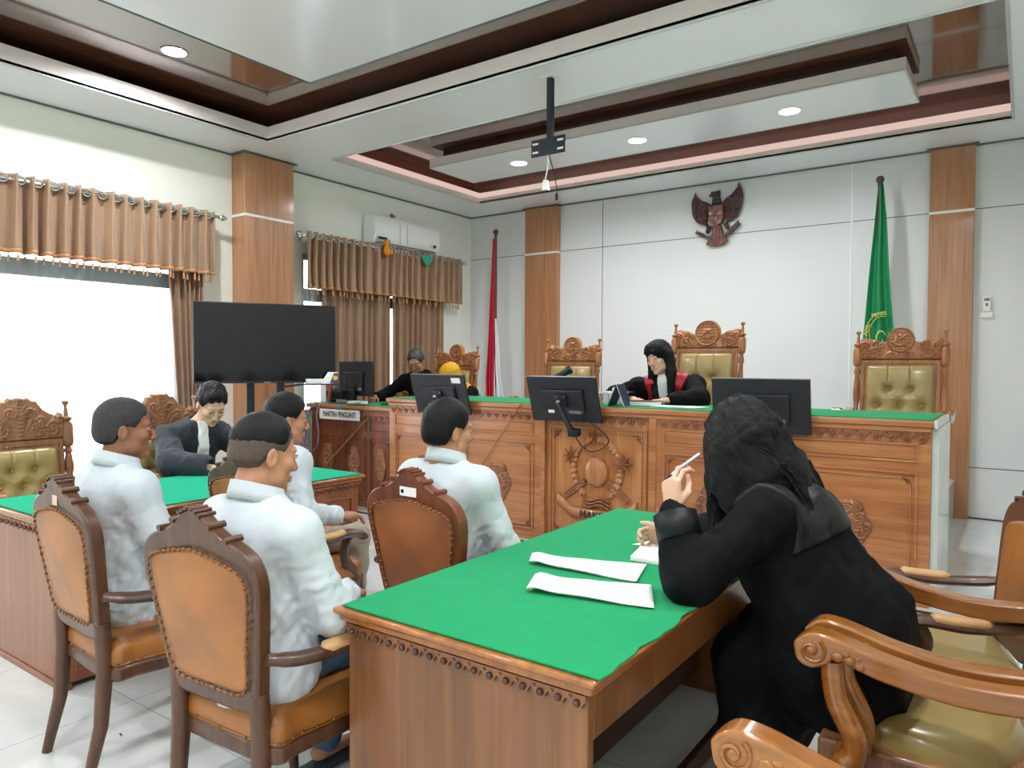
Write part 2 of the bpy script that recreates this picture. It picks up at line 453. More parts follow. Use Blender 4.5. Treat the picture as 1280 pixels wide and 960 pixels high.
def relief(poly, hfun, res, thick, edge=.006):
    """carved plate: outline poly in XZ, front (−Y) height from hfun, back at +thick. returns V,F"""
    P = np.array(poly); x0, z0 = P.min(0)-res; x1, z1 = P.max(0)+res
    nx = int((x1-x0)/res)+2; nz = int((z1-z0)/res)+2
    X, Z = np.meshgrid(x0+np.arange(nx)*res, z0+np.arange(nz)*res, indexing='ij')
    ins = in_poly(X, Z, poly); ed = edge_dist(X, Z, poly)
    H = hfun(X, Z)*np.clip(ed/edge, 0, 1)**.5
    cell = ins[:-1, :-1] & ins[1:, :-1] & ins[1:, 1:] & ins[:-1, 1:]
    idx = np.arange(nx*nz).reshape(nx, nz)
    ci, cj = np.nonzero(cell)
    a, b, c, d = idx[ci, cj], idx[ci+1, cj], idx[ci+1, cj+1], idx[ci, cj+1]
    F1 = np.stack([a, b, c, d], 1); NV = nx*nz
    F2 = np.stack([d, c, b, a], 1)+NV
    walls = []
    pad = np.pad(cell, 1)
    for (di, dj, e0, e1) in ((-1, 0, (0, 0), (0, 1)), (1, 0, (1, 1), (1, 0)), (0, -1, (1, 0), (0, 0)), (0, 1, (0, 1), (1, 1))):
        m = cell & ~pad[1+di:1+di+cell.shape[0], 1+dj:1+dj+cell.shape[1]]
        i, j = np.nonzero(m)
        p = idx[i+e0[0], j+e0[1]]; q = idx[i+e1[0], j+e1[1]]
        walls.append(np.stack([p, q, q+NV, p+NV], 1))
    F = np.concatenate([F1, F2]+walls)
    V = np.concatenate([np.stack([X.ravel(), -H.ravel(), Z.ravel()], 1), np.stack([X.ravel(), np.full(NV, thick), Z.ravel()], 1)])
    used = np.unique(F); rm = np.full(2*NV, -1); rm[used] = np.arange(len(used))
    return V[used], rm[F]

def scrollfield(X, Z, scrolls, amp=.012):
    """sum of volute ridges; scrolls: (cx, cz, radius, handed, phase)"""
    H = np.zeros(X.shape)
    for cx, cz, rr, hd, ph in scrolls:
        dx, dz = X-cx, Z-cz; r_ = np.hypot(dx, dz); th = np.arctan2(dz, dx)
        w = np.clip(1-r_/rr, 0, 1)
        sp = .5+.5*np.cos(hd*th + 2*PI*np.log(r_/rr+.12)*1.35 + ph)
        lf = .75+.25*np.cos(9*th+ph)
        H = np.maximum(H, amp*np.clip(w*2.2, 0, 1)*(.25+.75*sp*lf))
    return H
# ------------------------------------------------------------------ the room
XL, XR, YB, YF, ZC = -6.73, .62, 8.38, -2.4, 3.655
ZT, ZU = 3.788, 3.89
def struct(o, label=None):
    o['kind'] = 'structure'
    if label: o['label'] = label
    return o

mb = MB().box(XL-.1, XR+.1, YF-.1, YB+.1, -.1, 0)
struct(mb.build('floor', M['floor'], smooth=0), 'glossy pale stone tile floor')
mb = MB().box(XL, -3.3, 4.97, 5.02, 0, .002); mb.box(-3.3, -.1, 4.97, 5.02, 0, .002)
struct(mb.build('trim_1', M['black_inlay'], smooth=0), 'black inlay line in the floor before the bench')

# left wall with two window openings
W1 = (1.0, 3.9, .45, 2.75); W2 = (5.32, 7.76, .9, 2.75)
mb = MB(); t = .16
ys = [YF, W1[0], W1[1], W2[0], W2[1], YB]
mb.box(XL-t, XL, YF, W1[0], 0, 3.95); mb.box(XL-t, XL, W1[1], W2[0], 0, 3.95); mb.box(XL-t, XL, W2[1], YB+t, 0, 3.95)
for w in (W1, W2):
    mb.box(XL-t, XL, w[0], w[1], 0, w[2]); mb.box(XL-t, XL, w[0], w[1], w[3], 3.95)
struct(mb.build('wall_left', M['wall'], smooth=0), 'pale cream left wall with two curtained windows')
struct(MB().box(XL-t, XR+t, YB, YB+t, 0, 3.95).build('wall_back', M['wall_panel'], smooth=0), 'white panelled wall behind the bench')
struct(MB().box(XR, XR+t, YF, YB, 0, 3.95).build('wall_right', M['wall'], smooth=0), 'cream right wall')
struct(MB().box(XL-t, XR+t, YF-t, YF, 0, 3.95).build('wall_front', M['wall'], smooth=0), 'cream wall behind the viewer')
# window frames
for i, w in enumerate((W1, W2)):
    f = MB(); x0, x1 = XL-.11, XL-.05
    y0, y1, z0, z1 = w
    f.box(x0, x1, y0, y0+.06, z0, z1); f.box(x0, x1, y1-.06, y1, z0, z1); f.box(x0, x1, y0+.06, y1-.06, z0, z0+.06); f.box(x0, x1, y0+.06, y1-.06, z1-.06, z1)
    f.box(x0, x1, y0+.06, y1-.06, 2.22, 2.36)
    o = struct(f.build(f'window_{i+1}', M['frame'], smooth=0), ['grey framed window beside the near gallery chairs', 'grey framed window under the air conditioner'][i])
    g = MB().box(XL-.085, XL-.08, y0+.06, y1-.06, z0+.06, z1-.06).build('pane', M['glass'], o, smooth=0)

# ceiling: soffit with two openings, lips, upper glossy ceiling, hung panels
T1 = (-6.03, -.14, -1.7, 4.365); T2 = (-6.0, -.14, 5.14, 7.66)
c = MB(); th = .02
for (x0, x1, y0, y1) in ((XL, T1[0], YF, YB), (T1[1], XR, YF, YB), (T1[0], T1[1], YF, T1[2]), (T1[0], T1[1], T1[3], T2[2]), (T1[0], T1[1], T2[3], YB)):
    c.box(x0, x1, y0, y1, ZC, ZC+th)
struct(c.build('ceiling', M['ceil'], smooth=0), 'glossy white lower ceiling around two recesses')
struct(MB().box(XL, XR, YF, YB, ZU, ZU+.06).build('ceiling_upper', M['upper_x'], smooth=0), 'dark brown glossy board ceiling inside the recesses')
def lip(name, T, mat, label, w=.02):
    x0, x1, y0, y1 = T; m = MB()
    m.box(x0-w, x0, y0-w, y1+w, ZC-.004, ZT); m.box(x1, x1+w, y0-w, y1+w, ZC-.004, ZT)
    m.box(x0, x1, y0-w, y0, ZC-.004, ZT); m.box(x0, x1, y1, y1+w, ZC-.004, ZT)
    return struct(m.build(name, mat, smooth=0), label)
lip('trim_2', T1, M['fascia'], 'cream upright lip around the near ceiling recess')
lip('trim_3', T2, M['fascia'], 'cream upright lip around the far ceiling recess')
# rounded pink cornice on top of the far lip, cove glow put in as emission
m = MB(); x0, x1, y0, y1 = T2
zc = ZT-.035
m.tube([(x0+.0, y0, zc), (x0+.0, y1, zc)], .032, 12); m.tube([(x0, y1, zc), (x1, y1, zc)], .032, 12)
struct(m.build('trim_4', M['cornice_glow'], smooth=60), 'rounded pinkish cornice with added glow along the lip of the far recess')
m = MB()
m.box(x0-.16, x0-.12, y0, y1+.1, ZC+th+.012, ZC+th+.03); m.box(x0-.1, x1, y1+.12, y1+.16, ZC+th+.012, ZC+th+.03)
o = m.build('cove_light_strip', M['ledpink'], smooth=0); tag(o, 'warm pink light strip hidden in the far ceiling recess', 'light strip')
# rope trims along soffit edges
def rope(name, T, r, mat, sides='LRFB', label=None, dz=0):
    x0, x1, y0, y1 = T; m = MB(); z = ZC-.004+dz
    if 'L' in sides: m.tube([(x0-.012, y0, z), (x0-.012, y1+.012, z)], r, 8)
    if 'R' in sides: m.tube([(x1+.012, y0, z), (x1+.012, y1+.012, z)], r, 8)
    if 'F' in sides: m.tube([(x0, y0-.012, z), (x1, y0-.012, z)], r, 8)
    if 'B' in sides: m.tube([(x0, y1+.012, z), (x1, y1+.012, z)], r, 8)
    return struct(m.build(name, mat, smooth=60), label)
rope('trim_5', T1, .013, M['silver'], label='silver rope moulding edging the near ceiling recess')
rope('trim_6', T2, .010, M['silver'], label='silver rope moulding edging the far ceiling recess')
# wall / ceiling cornice line
m = MB(); r_ = .010
m.box(XL, XL+.025, YF, YB, ZC-.012, ZC); m.box(XL, XR, YB-.025, YB, ZC-.012, ZC); m.box(XR-.025, XR, YF, YB, ZC-.012, ZC)
struct(m.build('trim_7', M['darktrim'], smooth=0), 'thin grey line where walls meet the ceiling')
# near hung white panel
P1 = (-4.975, -1.25, -.6, 4.017)
m = MB().box(P1[0], P1[1], P1[2], P1[3], ZU-.022, ZU-.001)
o = struct(m.build('trim_8', M['ceil'], smooth=0), 'large white centre panel in the near ceiling recess')
m = MB()
for a, b in (((P1[0], P1[2]), (P1[0], P1[3])), ((P1[0], P1[3]), (P1[1], P1[3])), ((P1[1], P1[3]), (P1[1], P1[2])), ((P1[1], P1[2]), (P1[0], P1[2]))):
    m.tube([(a[0], a[1], ZU-.016), (b[0], b[1], ZU-.016)], .014, 8)
struct(m.build('trim_9', M['darktrim'], smooth=60), 'grey edging of the white centre panel')
# inner step moulding on upper ceiling
# far hung slab with lamps
S = (-5.55, -.775, 6.165, 6.97); ZS = 3.72
m = MB().box(S[0], S[1], S[2], S[3], ZS+.004, ZS+.1)
struct(m.build('trim_10', M['fascia'], smooth=0), 'cream fascia of the hanging lamp panel')
m = MB().box(S[0]+.006, S[1]-.006, S[2]+.006, S[3]-.006, ZS, ZS+.006)
struct(m.build('trim_11', M['ceil'], smooth=0), 'white underside of the hanging lamp panel')
m = MB()
for a, b in (((S[0], S[2]), (S[0], S[3])), ((S[0], S[3]), (S[1], S[3])), ((S[1], S[3]), (S[1], S[2])), ((S[1], S[2]), (S[0], S[2]))):
    m.tube([(a[0], a[1], ZS+.002), (b[0], b[1], ZS+.002)], .009, 8)
struct(m.build('trim_12', M['silver'], smooth=60), 'silver edging of the hanging lamp panel')
struct(MB().box(S[0]+.1, S[1]-.1, S[2]+.12, S[3]-.12, ZS+.1, ZU).build('trim_13', M['deskdk'], smooth=0), 'dark hanger block above the lamp panel')
for k, T in enumerate((T1, T2)):
    x0, x1, y0, y1 = T
    m = MB(); q = .5
    struct(MB().box(x0-q, x0-q+.01, y0-.1, y1+q, ZC+.02, ZU).build(f'trim_{14+k}', M['deskdk'], smooth=0), ['dark inner cove board of the near recess', 'dark inner cove board of the far recess'][k])

# pillars
def pillar(name, x0, x1, y0, y1, label, plate):
    b = struct(MB().box(x0, x1, y0, y1, 0, ZC-.012).build(name, M['pillar'], smooth=0, bevel=.004), label)
    MB().box(x0-.003, x1+.003, y0-.003, y1+.003, 3.005, 3.03).build('strip', M['white'], b, smooth=0)
    c = MB().box(x0-.03, x1+.03, y0-.03, y1+.03, ZC-.012, ZC-.002).build('cap', M['darktrim'], b, smooth=0)
pillar('pillar', XL, -6.5, 4.43, 5.03, 'wood laminate pillar between the two left windows', None)
pillar('pillar', -5.70, -5.17, 8.30, YB, 'narrow wood laminate pillar behind the red flag', None)
pillar('pillar', -.81, -.43, 8.30, YB, 'wood laminate pillar behind the green flag', None)
# back wall seams
m = MB(); y = YB-.002
m.box(XL, XR, y, YB+.001, 3.028, 3.036); m.box(XL, XR, y, YB+.001, .50, .508)
m.box(-4.53, -4.522, y, YB+.001, .0, ZC)
struct(m.build('trim_16', M['darktrim'], smooth=0), 'thin grooves between the wall panels')
struct(MB().box(-1.545, -1.525, YB-.006, YB, 0, ZC).build('trim_17', M['white'], smooth=0), 'bright white upright joint strip in the back wall')
struct(MB().box(-.43, XR, YB-.008, YB, 0, .012).build('baseboard_back', M['black_inlay'], smooth=0), 'thin black line at the foot of the back wall')
# dais for the judges
struct(MB().box(-6.72, -.55, 5.75, 8.29, 0, .38).build('floor_dais', M['floor'], smooth=0), 'raised judges platform hidden behind the bench')

# ------------------------------------------------------------------ lamps
def downlight(x, y, z, label, watt):
    e = empty('ceiling_downlight', (x, y, z), 0, label, 'ceiling light', 'round recessed downlights')
    MB().tube([(.092*math.cos(a), .092*math.sin(a), -.004) for a in np.linspace(0, 2*PI, 33)], .008, 8, cap=False, sq=(1, .6)).build('rim', M['white'], e, smooth=60)
    MB().lathe([(.088, -.006), (.088, -.001)], n=28).build('diffuser', M['led'], e, smooth=0)
    l = bpy.data.lights.new('downlight_lamp', 'AREA'); l.shape = 'DISK'; l.size = .17; l.energy = watt; l.color = (.97, .99, 1.0)
    l.spread = R(165)
    o = bpy.data.objects.new('bulb', l); COL.objects.link(o); o.parent = e; o.location = (0, 0, -.012)
    return e
DL = 42
downlight(-5.37, 3.05, ZU, 'round downlight in the dark boards at upper left', DL)
downlight(-4.60, 6.57, ZS, 'leftmost downlight of the hanging lamp panel', 22)
downlight(-3.17, 6.57, ZS, 'middle downlight of the hanging lamp panel', 22)
downlight(-1.72, 6.57, ZS, 'rightmost downlight of the hanging lamp panel', 22)
# lamps of the same ceiling behind and beside the viewer
for x, y in ((-5.37, .9), (-.75, 3.05), (-.75, .9), (-3.1, -1.2), (-5.37, -1.2), (-.75, -1.2)):
    downlight(x, y, ZU, 'round downlight in the dark boards behind or beside the viewer', 30)

# ------------------------------------------------------------------ curtains
def wavy(yA, yB, zT, zB, x, n, amp, seed, taper=0.0, flare=0.0, rows=14, gather=None):
    """hanging cloth sheet in the plane X=x with n folds"""
    rg = np.random.RandomState(seed); cols = n*12+1
    u = np.linspace(0, 1, cols); ph = np.cumsum(np.repeat(rg.uniform(.6, 1.35, n), 12)*rg.uniform(.9, 1.1, n*12)); ph = np.concatenate([[0], ph]); ph = ph/ph[-1]*n*2*PI
    am = np.interp(u, np.linspace(0, 1, n+2), rg.uniform(.6, 1.25, n+2))
    rowsP = []
    for i in range(rows+1):
        v = i/rows; z = zT+(zB-zT)*v
        row = []
        for j in range(cols):
            yy = yA+(yB-yA)*u[j]
            if gather: yy = yy + gather(v)*(1-u[j])
            sx = math.sin(ph[j])+.25*math.sin(2*ph[j]+v*2)
            row.append((x+amp*am[j]*sx*(1+flare*v), yy+.012*math.cos(ph[j]+1.5*v), z))
        rowsP.append(row)
    return rowsP
def rod(y0, y1, x, z, label):
    e = empty('curtain_rod', (x, (y0+y1)/2, z), 0, label, 'curtain rod')
    h = (y1-y0)/2
    MB().tube([(0, -h, 0), (0, h, 0)], .016, 12).build('pole', M['chrome'], e, smooth=60)
    for s in (-1, 1):
        MB().lathe([(.001, -.035), (.022, -.025), (.034, 0), (.022, .025), (.014, .035), (.02, .045), (.014, .05)][::1], axis='Y', n=16).build('finial', M['chrome'], e, smooth=60).location = (0, s*(h+.03), 0)
        b = MB().tube([(-.17, s*(h-.12), .0), (0, s*(h-.12), 0)], .01, 8); b.tube([(-.178, s*(h-.12), -.04), (-.178, s*(h-.12), .04)], .02, 8)
        b.build('bracket', M['chrome'], e, smooth=60)
    return e
def valance(y0, y1, x, zT, zB, n, seed, label):
    P = wavy(y0, y1, zT, zB, x, n, .045, seed, flare=.15)
    o = MB().sheet(P).build('valance', M['curtain'], smooth=180, solid=.006)
    tag(o, label, 'valance')
    bot = [Vector(p)+Vector((0, 0, .005)) for p in P[-1]]
    tb = MB().sheet([[p+Vector((.006, 0, .022)) for p in bot], [p+Vector((.006, 0, -.012)) for p in bot]])
    tb.build('trim_band', M['trimcloth'], o, smooth=180, solid=.008)
    ts = MB(); first = None
    ts.tube([(0, 0, 0), (0, 0, -.03)], .003, 5)
    ts.lathe([(.002, -.028), (.010, -.036), (.008, -.048), (.011, -.080), (.003, -.083)], n=7)
    for k in range(3, len(bot), 6):
        if first is None: t_ = first = ts.build('tassel', M['trimcloth'], o, smooth=60)
        else: t_ = first.copy(); COL.objects.link(t_); t_.parent = o
        t_.location = bot[k]+Vector((.012, 0, 0))
    g = MB()
    L = n*12
    zz = zT-.045
    for k in range(n):
        yy = y0+(y1-y0)*(k+.5)/n
        g2 = [(x+.032*math.cos(a), yy, zz+.032*math.sin(a)) for a in np.linspace(0, 2*PI, 17)]
        MB().tube([(x+.030*math.cos(a)*.35+.01, yy+.030*math.cos(a), zz+.030*math.sin(a)) for a in np.linspace(0, 2*PI, 17)], .007, 6, cap=False).build('grommet', M['chrome'], o, smooth=60)
    return o
rod(.95, 4.16, -6.53, 2.94, 'chrome curtain rod over the near left window')
rod(5.15, 7.95, -6.53, 2.925, 'chrome curtain rod under the air conditioner')
valance(1.0, 4.10, -6.53, 2.985, 2.37, 25, 3, 'brown pleated valance with tassels over the near left window')
valance(5.22, 7.92, -6.53, 2.97, 2.35, 22, 4, 'brown pleated valance with tassels under the air conditioner')
def drape(y0, y1, x, zT, zB, n, seed, label, gather=None):
    o = MB().sheet(wavy(y0, y1, zT, zB, x, n, .04, seed, rows=16, gather=gather)).build('curtain', M['curtain'], smooth=180, solid=.005)
    tag(o, label, 'curtain'); return o
drape(3.66, 4.03, -6.63, 2.6, .06, 6, 11, 'brown curtain gathered at the right of the near window', gather=lambda v: .16*v)
drape(5.5, 6.60, -6.63, 2.6, .06, 9, 12, 'wider brown curtain drawn across the window behind the television')
drape(6.64, 7.64, -6.63, 2.6, .06, 9, 13, 'brown curtain drawn behind the man in glasses')
o = MB().sheet(wavy(1.05, 3.02, 2.6, .3, -6.66, 16, .02, 21)).build('sheer_curtain', M['sheer'], smooth=180)
tag(o, 'thin white sheer curtain hanging in the near left window', 'sheer curtain')
o = MB().sheet(wavy(5.24, 5.5, 2.62, .5, -6.66, 4, .018, 22)).build('sheer_curtain', M['sheer'], smooth=180)
tag(o, 'sliver of white sheer curtain left of the drawn brown curtains', 'sheer curtain')

# ------------------------------------------------------------------ air conditioner
e = empty('air_conditioner', (XL+.012, 6.84, 3.15), 0, 'white split air conditioner on the wall above the brown curtains', 'air conditioner')
w = .60
m = MB(); m.prism([(0, -.16), (0, .19), (.17, .19), (.21, .14), (.215, -.05), (.15, -.16)], -w, w, plane='XZ')
body = m.build('housing', M['white'], e, bevel=.012, smooth=40)
MB().box(.15, .2, -w+.06, w-.06, -.152, -.145).build('louvre', M['grey'], e, smooth=0)
MB().box(.2165, .218, -w+.05, -w+.2, -.115, -.085).build('label_plate', M['black'], e, smooth=0)
MB().box(.2165, .218, w-.14, w-.09, -.10, -.06).build('display', M['black'], e, smooth=0)
MB().box(.2165, .218, -w+.42, -w+.426, -.13, .13).box(.2165, .218, -w+.55, -w+.556, -.13, .13).build('seam_line', M['grey'], e, smooth=0)
m = MB().tube([(.02, -.12, .19), (.02, -.12, .23), (.01, -.12, .28)], .018, 8); m.tube([(.03, -.1, .19), (.05, -.1, .25), (.02, -.16, .27)], .01, 8)
m.build('pipe', M['grey'], e, smooth=60)
m = MB().ball((-6.47, 6.40, 2.90), .055, 14, (.6, 1, 1.2)); m.ball((-6.47, 6.40, 2.99), .04, 12, (.7, 1, .9)); m.ball((-6.46, 6.365, 3.02), .016, 8); m.ball((-6.46, 6.435, 3.02), .016, 8)
m.ball((-6.45, 6.35, 2.88), .022, 8, (1, 1, 1.5)); m.ball((-6.45, 6.45, 2.88), .022, 8, (1, 1, 1.5))
tag(m.build('hanging_toy', M['orangetoy'], smooth=60), 'small orange soft toy hanging in front of the valance', 'toy')
m = MB().prism([(7.0, 2.93), (7.26, 2.93), (7.22, 2.86), (7.15, 2.79), (7.08, 2.83)], -6.49, -6.46, plane='YZ')
tag(m.build('hanging_pouch', M['greentoy'], bevel=.01, smooth=50), 'small green pouch hanging below the air conditioner', 'pouch')

# ------------------------------------------------------------------ ceiling mount with cables
e = empty('projector_mount', (-2.95, 4.625, ZC), 0, 'black ceiling pole with bracket plate above the courtroom', 'ceiling mount')
MB().box(-.06, .06, -.06, .06, -.006, 0).build('ceiling_plate', M['white'], e, smooth=0)
MB().box(-.022, .022, -.022, .022, -.54, -.005).build('pole', M['blackmet'], e, bevel=.003)
m = MB().box(-.15, .15, -.034, -.026, -.585, -.455)
m.build('bracket_plate', M['blackmet'], e, bevel=.003)
m = MB()
for sx in (-1, 1):
    for z in (-.488, -.552): MB().box(sx*.11-.025, sx*.11+.025, -.0365, -.034, z-.007, z+.007).build('slot', M['white'], e, smooth=0)
m = MB().tube([(-2.95, 4.6, ZC-.58), (-2.955, 4.6, ZC-.68), (-2.975, 4.6, ZC-.76)], .006, 6)
m.prism([(-3.0, ZC-.84), (-2.945, ZC-.845), (-2.955, ZC-.77), (-2.985, ZC-.765)], 4.585, 4.615)
tag(m.build('white_cable', M['white'], smooth=40), 'white cable with plug hanging from the ceiling mount', 'cable')
m = MB().tube([(-2.945, 4.6, ZC-.58), (-2.9, 4.6, ZC-.72), (-2.872, 4.6, ZC-.85), (-2.875, 4.6, ZC-.90)], .004, 6)
m.lathe([(.008, -.93), (.012, -.92), (.012, -.885), (.005, -.88)], c=(-2.875, 4.6, ZC), n=8)
tag(m.build('black_cable', M['black'], smooth=40), 'thin dark cable with connector hanging from the ceiling mount', 'cable')

# ------------------------------------------------------------------ wall control
e = empty('remote_control', (-.315, YB-.02, 2.1), 0, 'white air conditioner remote in a holder on the back wall', 'remote control')
MB().box(-.032, .032, -.014, .006, -.07, .07).build('casing', M['white'], e, bevel=.006)
MB().box(-.022, .022, -.0155, -.014, .03, .058).build('display', M['grey'], e, smooth=0)
MB().box(-.01, .01, -.0155, -.014, -.02, .01).build('button', M['grey'], e, smooth=0)
MB().box(-.05, .05, -.012, .018, -.13, -.078).build('holder', M['white'], e, bevel=.006)

# ------------------------------------------------------------------ eagle emblem (carved wood, on the back wall)
e = empty('eagle_emblem', (-3.0, YB-.03, 3.25), 0, 'dark carved wooden eagle emblem high on the back wall', 'wall emblem')
SCL = .62/560.0
def px(pts): return [((x-545)*SCL, (500-y)*SCL) for x, y in pts]
def feath(cx, cz, k, n=11):
    def h(X, Z):
        th = np.arctan2(Z-cz, X-cx); r_ = np.hypot(X-cx, Z-cz)
        return .028+.009*np.abs(np.sin(th*n))+.006*np.sin(r_*120)
    return h
wl = px([(315, 215), (330, 265), (385, 315), (440, 335), (500, 375), (505, 420), (460, 470), (440, 590), (380, 575), (330, 545), (300, 500), (278, 440), (272, 370), (280, 300)])
wr = px([(785, 165), (770, 220), (720, 280), (650, 320), (612, 365), (620, 420), (640, 480), (655, 580), (720, 560), (775, 530), (805, 470), (825, 400), (832, 310), (815, 230)])
for P, cx in ((wl, -.05), (wr, .08)):
    V, F = relief(P, feath(cx, .06, 1), .004, .0); arr_mesh('wing', V, F, M['eagle'], e)
V, F = relief(px([(470, 395), (632, 385), (638, 520), (620, 580), (555, 625), (495, 590), (468, 530)]), lambda X, Z: .055+.004*(np.abs(X) < .004)+.004*(np.abs(Z-.0) < .004)+.003*np.sin(60*X)*np.sin(60*Z), .003, -.01)
arr_mesh('shield', V, F, M['eagle2'], e)
V, F = relief(px([(500, 380), (510, 300), (470, 290), (468, 270), (490, 262), (488, 240), (550, 235), (572, 235), (582, 218), (590, 245), (585, 300), (600, 340), (605, 380)]), lambda X, Z: .045+.004*np.sin(180*Z), .003, 0)
arr_mesh('head', V, F, M['eagledk'], e)
V, F = relief(px([(520, 600), (600, 600), (625, 680), (650, 730), (680, 765), (640, 800), (590, 815), (540, 820), (490, 815), (440, 795), (460, 760), (480, 720), (500, 680)]), lambda X, Z: .034+.008*np.abs(np.sin(75*X)), .003, 0)
arr_mesh('tail', V, F, M['eagle2'], e)
for P in ([(445, 570), (500, 600), (480, 640), (460, 680), (430, 665), (440, 620)], [(625, 590), (670, 570), (690, 625), (685, 660), (660, 650), (640, 620)]):
    V, F = relief(px(P), lambda X, Z: .036+.004*np.sin(150*Z), .003, 0); arr_mesh('leg', V, F, M['eagledk'], e)
V, F = relief(px([(320, 615), (345, 635), (400, 665), (450, 695), (540, 725), (640, 700), (700, 640), (760, 590), (785, 565), (790, 595), (815, 605), (770, 650), (700, 710), (640, 745), (545, 765), (470, 745), (400, 710), (345, 680), (310, 650), (335, 645)]), lambda X, Z: .04+.002*np.sin(200*X), .003, 0)
arr_mesh('ribbon', V, F, M['eagle'], e)

# ------------------------------------------------------------------ flags
def flag(name, x, y, top, base, label, cat, build):
    e = empty(name, (x, y, base), 0, label, cat)
    MB().tube([(0, 0, .02), (0, 0, top-base-.09)], .02, 12).build('pole', M['polewd'], e, smooth=60)
    MB().lathe([(.001, .0), (.026, .01), (.02, .03), (.036, .055), (.04, .075), (.03, .1), (.001, .112)], c=(0, 0, top-base-.11), n=14).build('finial', M['polewd'], e, smooth=60)
    MB().lathe([(.16, 0), (.16, .02), (.05, .05), (.03, .1), (.03, .14)], n=24).build('base', M['polewd'], e, smooth=40)
    build(e)
    return e
def drapeflag(prof, nf, amp, seed, yoff=0.0):
    """prof: list of (z, xl, xr); cloth hanging with folds"""
    rows = []; rg = np.random.RandomState(seed); ph0 = rg.uniform(0, 6)
    cols = 40
    zs = np.linspace(prof[0][0], prof[-1][0], 40)
    pz = [p[0] for p in prof][::-1]; pl = [p[1] for p in prof][::-1]; pr_ = [p[2] for p in prof][::-1]
    for i, z in enumerate(zs):
        a = np.interp(z, pz, pl); b = np.interp(z, pz, pr_); row = []
        for j in range(cols+1):
            u = j/cols
            row.append((a+(b-a)*u, yoff-amp*(.35+.65*(i/40))*math.cos(u*nf*2*PI+ph0+.4*math.sin(i*.15))-.02, z))
        rows.append(row)
    return rows
def redflag(e):
    MB().sheet(drapeflag([(2.86, -.03, -.005), (2.3, -.06, 0), (1.5, -.11, 0), (.9, -.16, .0), (.62, -.15, .01), (.55, -.12, .01)], 3, .03, 3)).build('red_cloth', M['flagred'], e, smooth=180, solid=.004)
    MB().sheet(drapeflag([(1.75, .005, .03), (1.3, .0, .08), (1.0, .0, .10), (.6, .0, .18), (.5, .02, .16)], 2, .025, 5)).build('white_cloth', M['flagwhite'], e, smooth=180, solid=.004)
flag('national_flag', -6.02, 8.05, 3.37, .38, 'furled red and white flag on a dark pole in the back corner', 'flag', redflag)
def greenflag(e):
    MB().sheet(drapeflag([(2.93, -.01, .035), (2.6, -.035, .07), (2.1, -.075, .10), (1.6, -.11, .14), (1.2, -.14, .19), (.8, -.15, .24), (.55, -.12, .22)], 2, .035, 9)).build('green_cloth', M['flaggreen'], e, smooth=180, solid=.004)
    ln = MB()
    for rr in (.15, .118):
        ln.tube([(.05+rr*math.cos(a)*.95, -.075-.012*math.sin(a*2), 1.45+rr*1.35*math.sin(a)) for a in np.linspace(PI*.42, PI*1.35, 22)], .0035, 5)
    ln.build('emblem_ring', M['flaggold'], e, smooth=60)
    for s, a, k in (('PENG', PI*.56, .16), ('ADIL', PI*.95, .15), ('AN', PI*1.2, .15)):
        text_mesh('emblem_text', s, .055, .002, M['flaggold'], (.05+.135*math.cos(a), -.088, 1.45+.135*1.35*math.sin(a)), (R(90), R(-(math.degrees(a)-90)), 0), e)
    sc = MB()
    for k in range(7):
        sc.tube([(.04+.05*math.cos(a)*(1-k*.1), -.08, 1.38+.09*math.sin(a)*(1-k*.1)) for a in np.linspace(.5+k*.7, 2.2+k*.7, 8)], .003, 5)
    sc.build('emblem_scroll', M['flaggold'], e, smooth=60)
flag('court_flag', -1.22, 8.05, 3.40, .38, 'furled green flag with yellow emblem beside the wall pillar', 'flag', greenflag)
# ------------------------------------------------------------------ furniture
def mirror(half):
    """half outline from bottom centre up the +x side to top centre -> closed polygon"""
    return half + [(-x, z) for x, z in half[::-1] if abs(x) > 1e-6]

def shear(o, z0, k):
    for v in o.data.vertices: v.co.y -= (v.co.z-z0)*k
    o.data.update(); return o
def shearV(V, z0, k):
    V = V.copy(); V[:, 1] -= (V[:, 2]-z0)*k; return V
def catmull(pts, n=6):
    P = [Vector(p) for p in pts]; out = []
    for i in range(len(P)-1):
        p0 = P[max(i-1, 0)]; p1 = P[i]; p2 = P[i+1]; p3 = P[min(i+2, len(P)-1)]
        for k in range(n):
            t = k/n
            out.append(.5*((2*p1)+(-p0+p2)*t+(2*p0-5*p1+4*p2-p3)*t*t+(-p0+3*p1-3*p2+p3)*t**3))
    out.append(P[-1]); return out

def nails(path, r, every):
    """nail heads along a polyline (Vectors)"""
    m = MB(); acc = 0; last = path[0]
    m.tube(path, r*.3, 4)
    m.ball(last, r, 6)
    for p in path[1:]:
        d = (p-last).length; acc += d
        if acc >= every: m.ball(p, r, 6); acc = 0
        last = p
    return m

FR = [(0, .50), (.10, .50), (.165, .51), (.20, .55), (.222, .66), (.243, .78), (.258, .87), (.256, .92), (.238, .96), (.205, .988), (.165, 1.004), (.13, 1.015), (.10, 1.028), (.075, 1.045), (.05, 1.065), (.025, 1.08), (0, 1.087)]
LE = [(0, .555), (.10, .553), (.155, .565), (.18, .60), (.198, .70), (.218, .80), (.228, .87), (.220, .912), (.19, .936), (.13, .952), (.06, .966), (0, .973)]
def smoothpoly(half, n=5):
    full = mirror(half); P = [Vector((x, 0, z)) for x, z in full]
    P = P + [P[0]]
    c = catmull(P, n)
    return [(p.x, p.z) for p in c[:-1]]

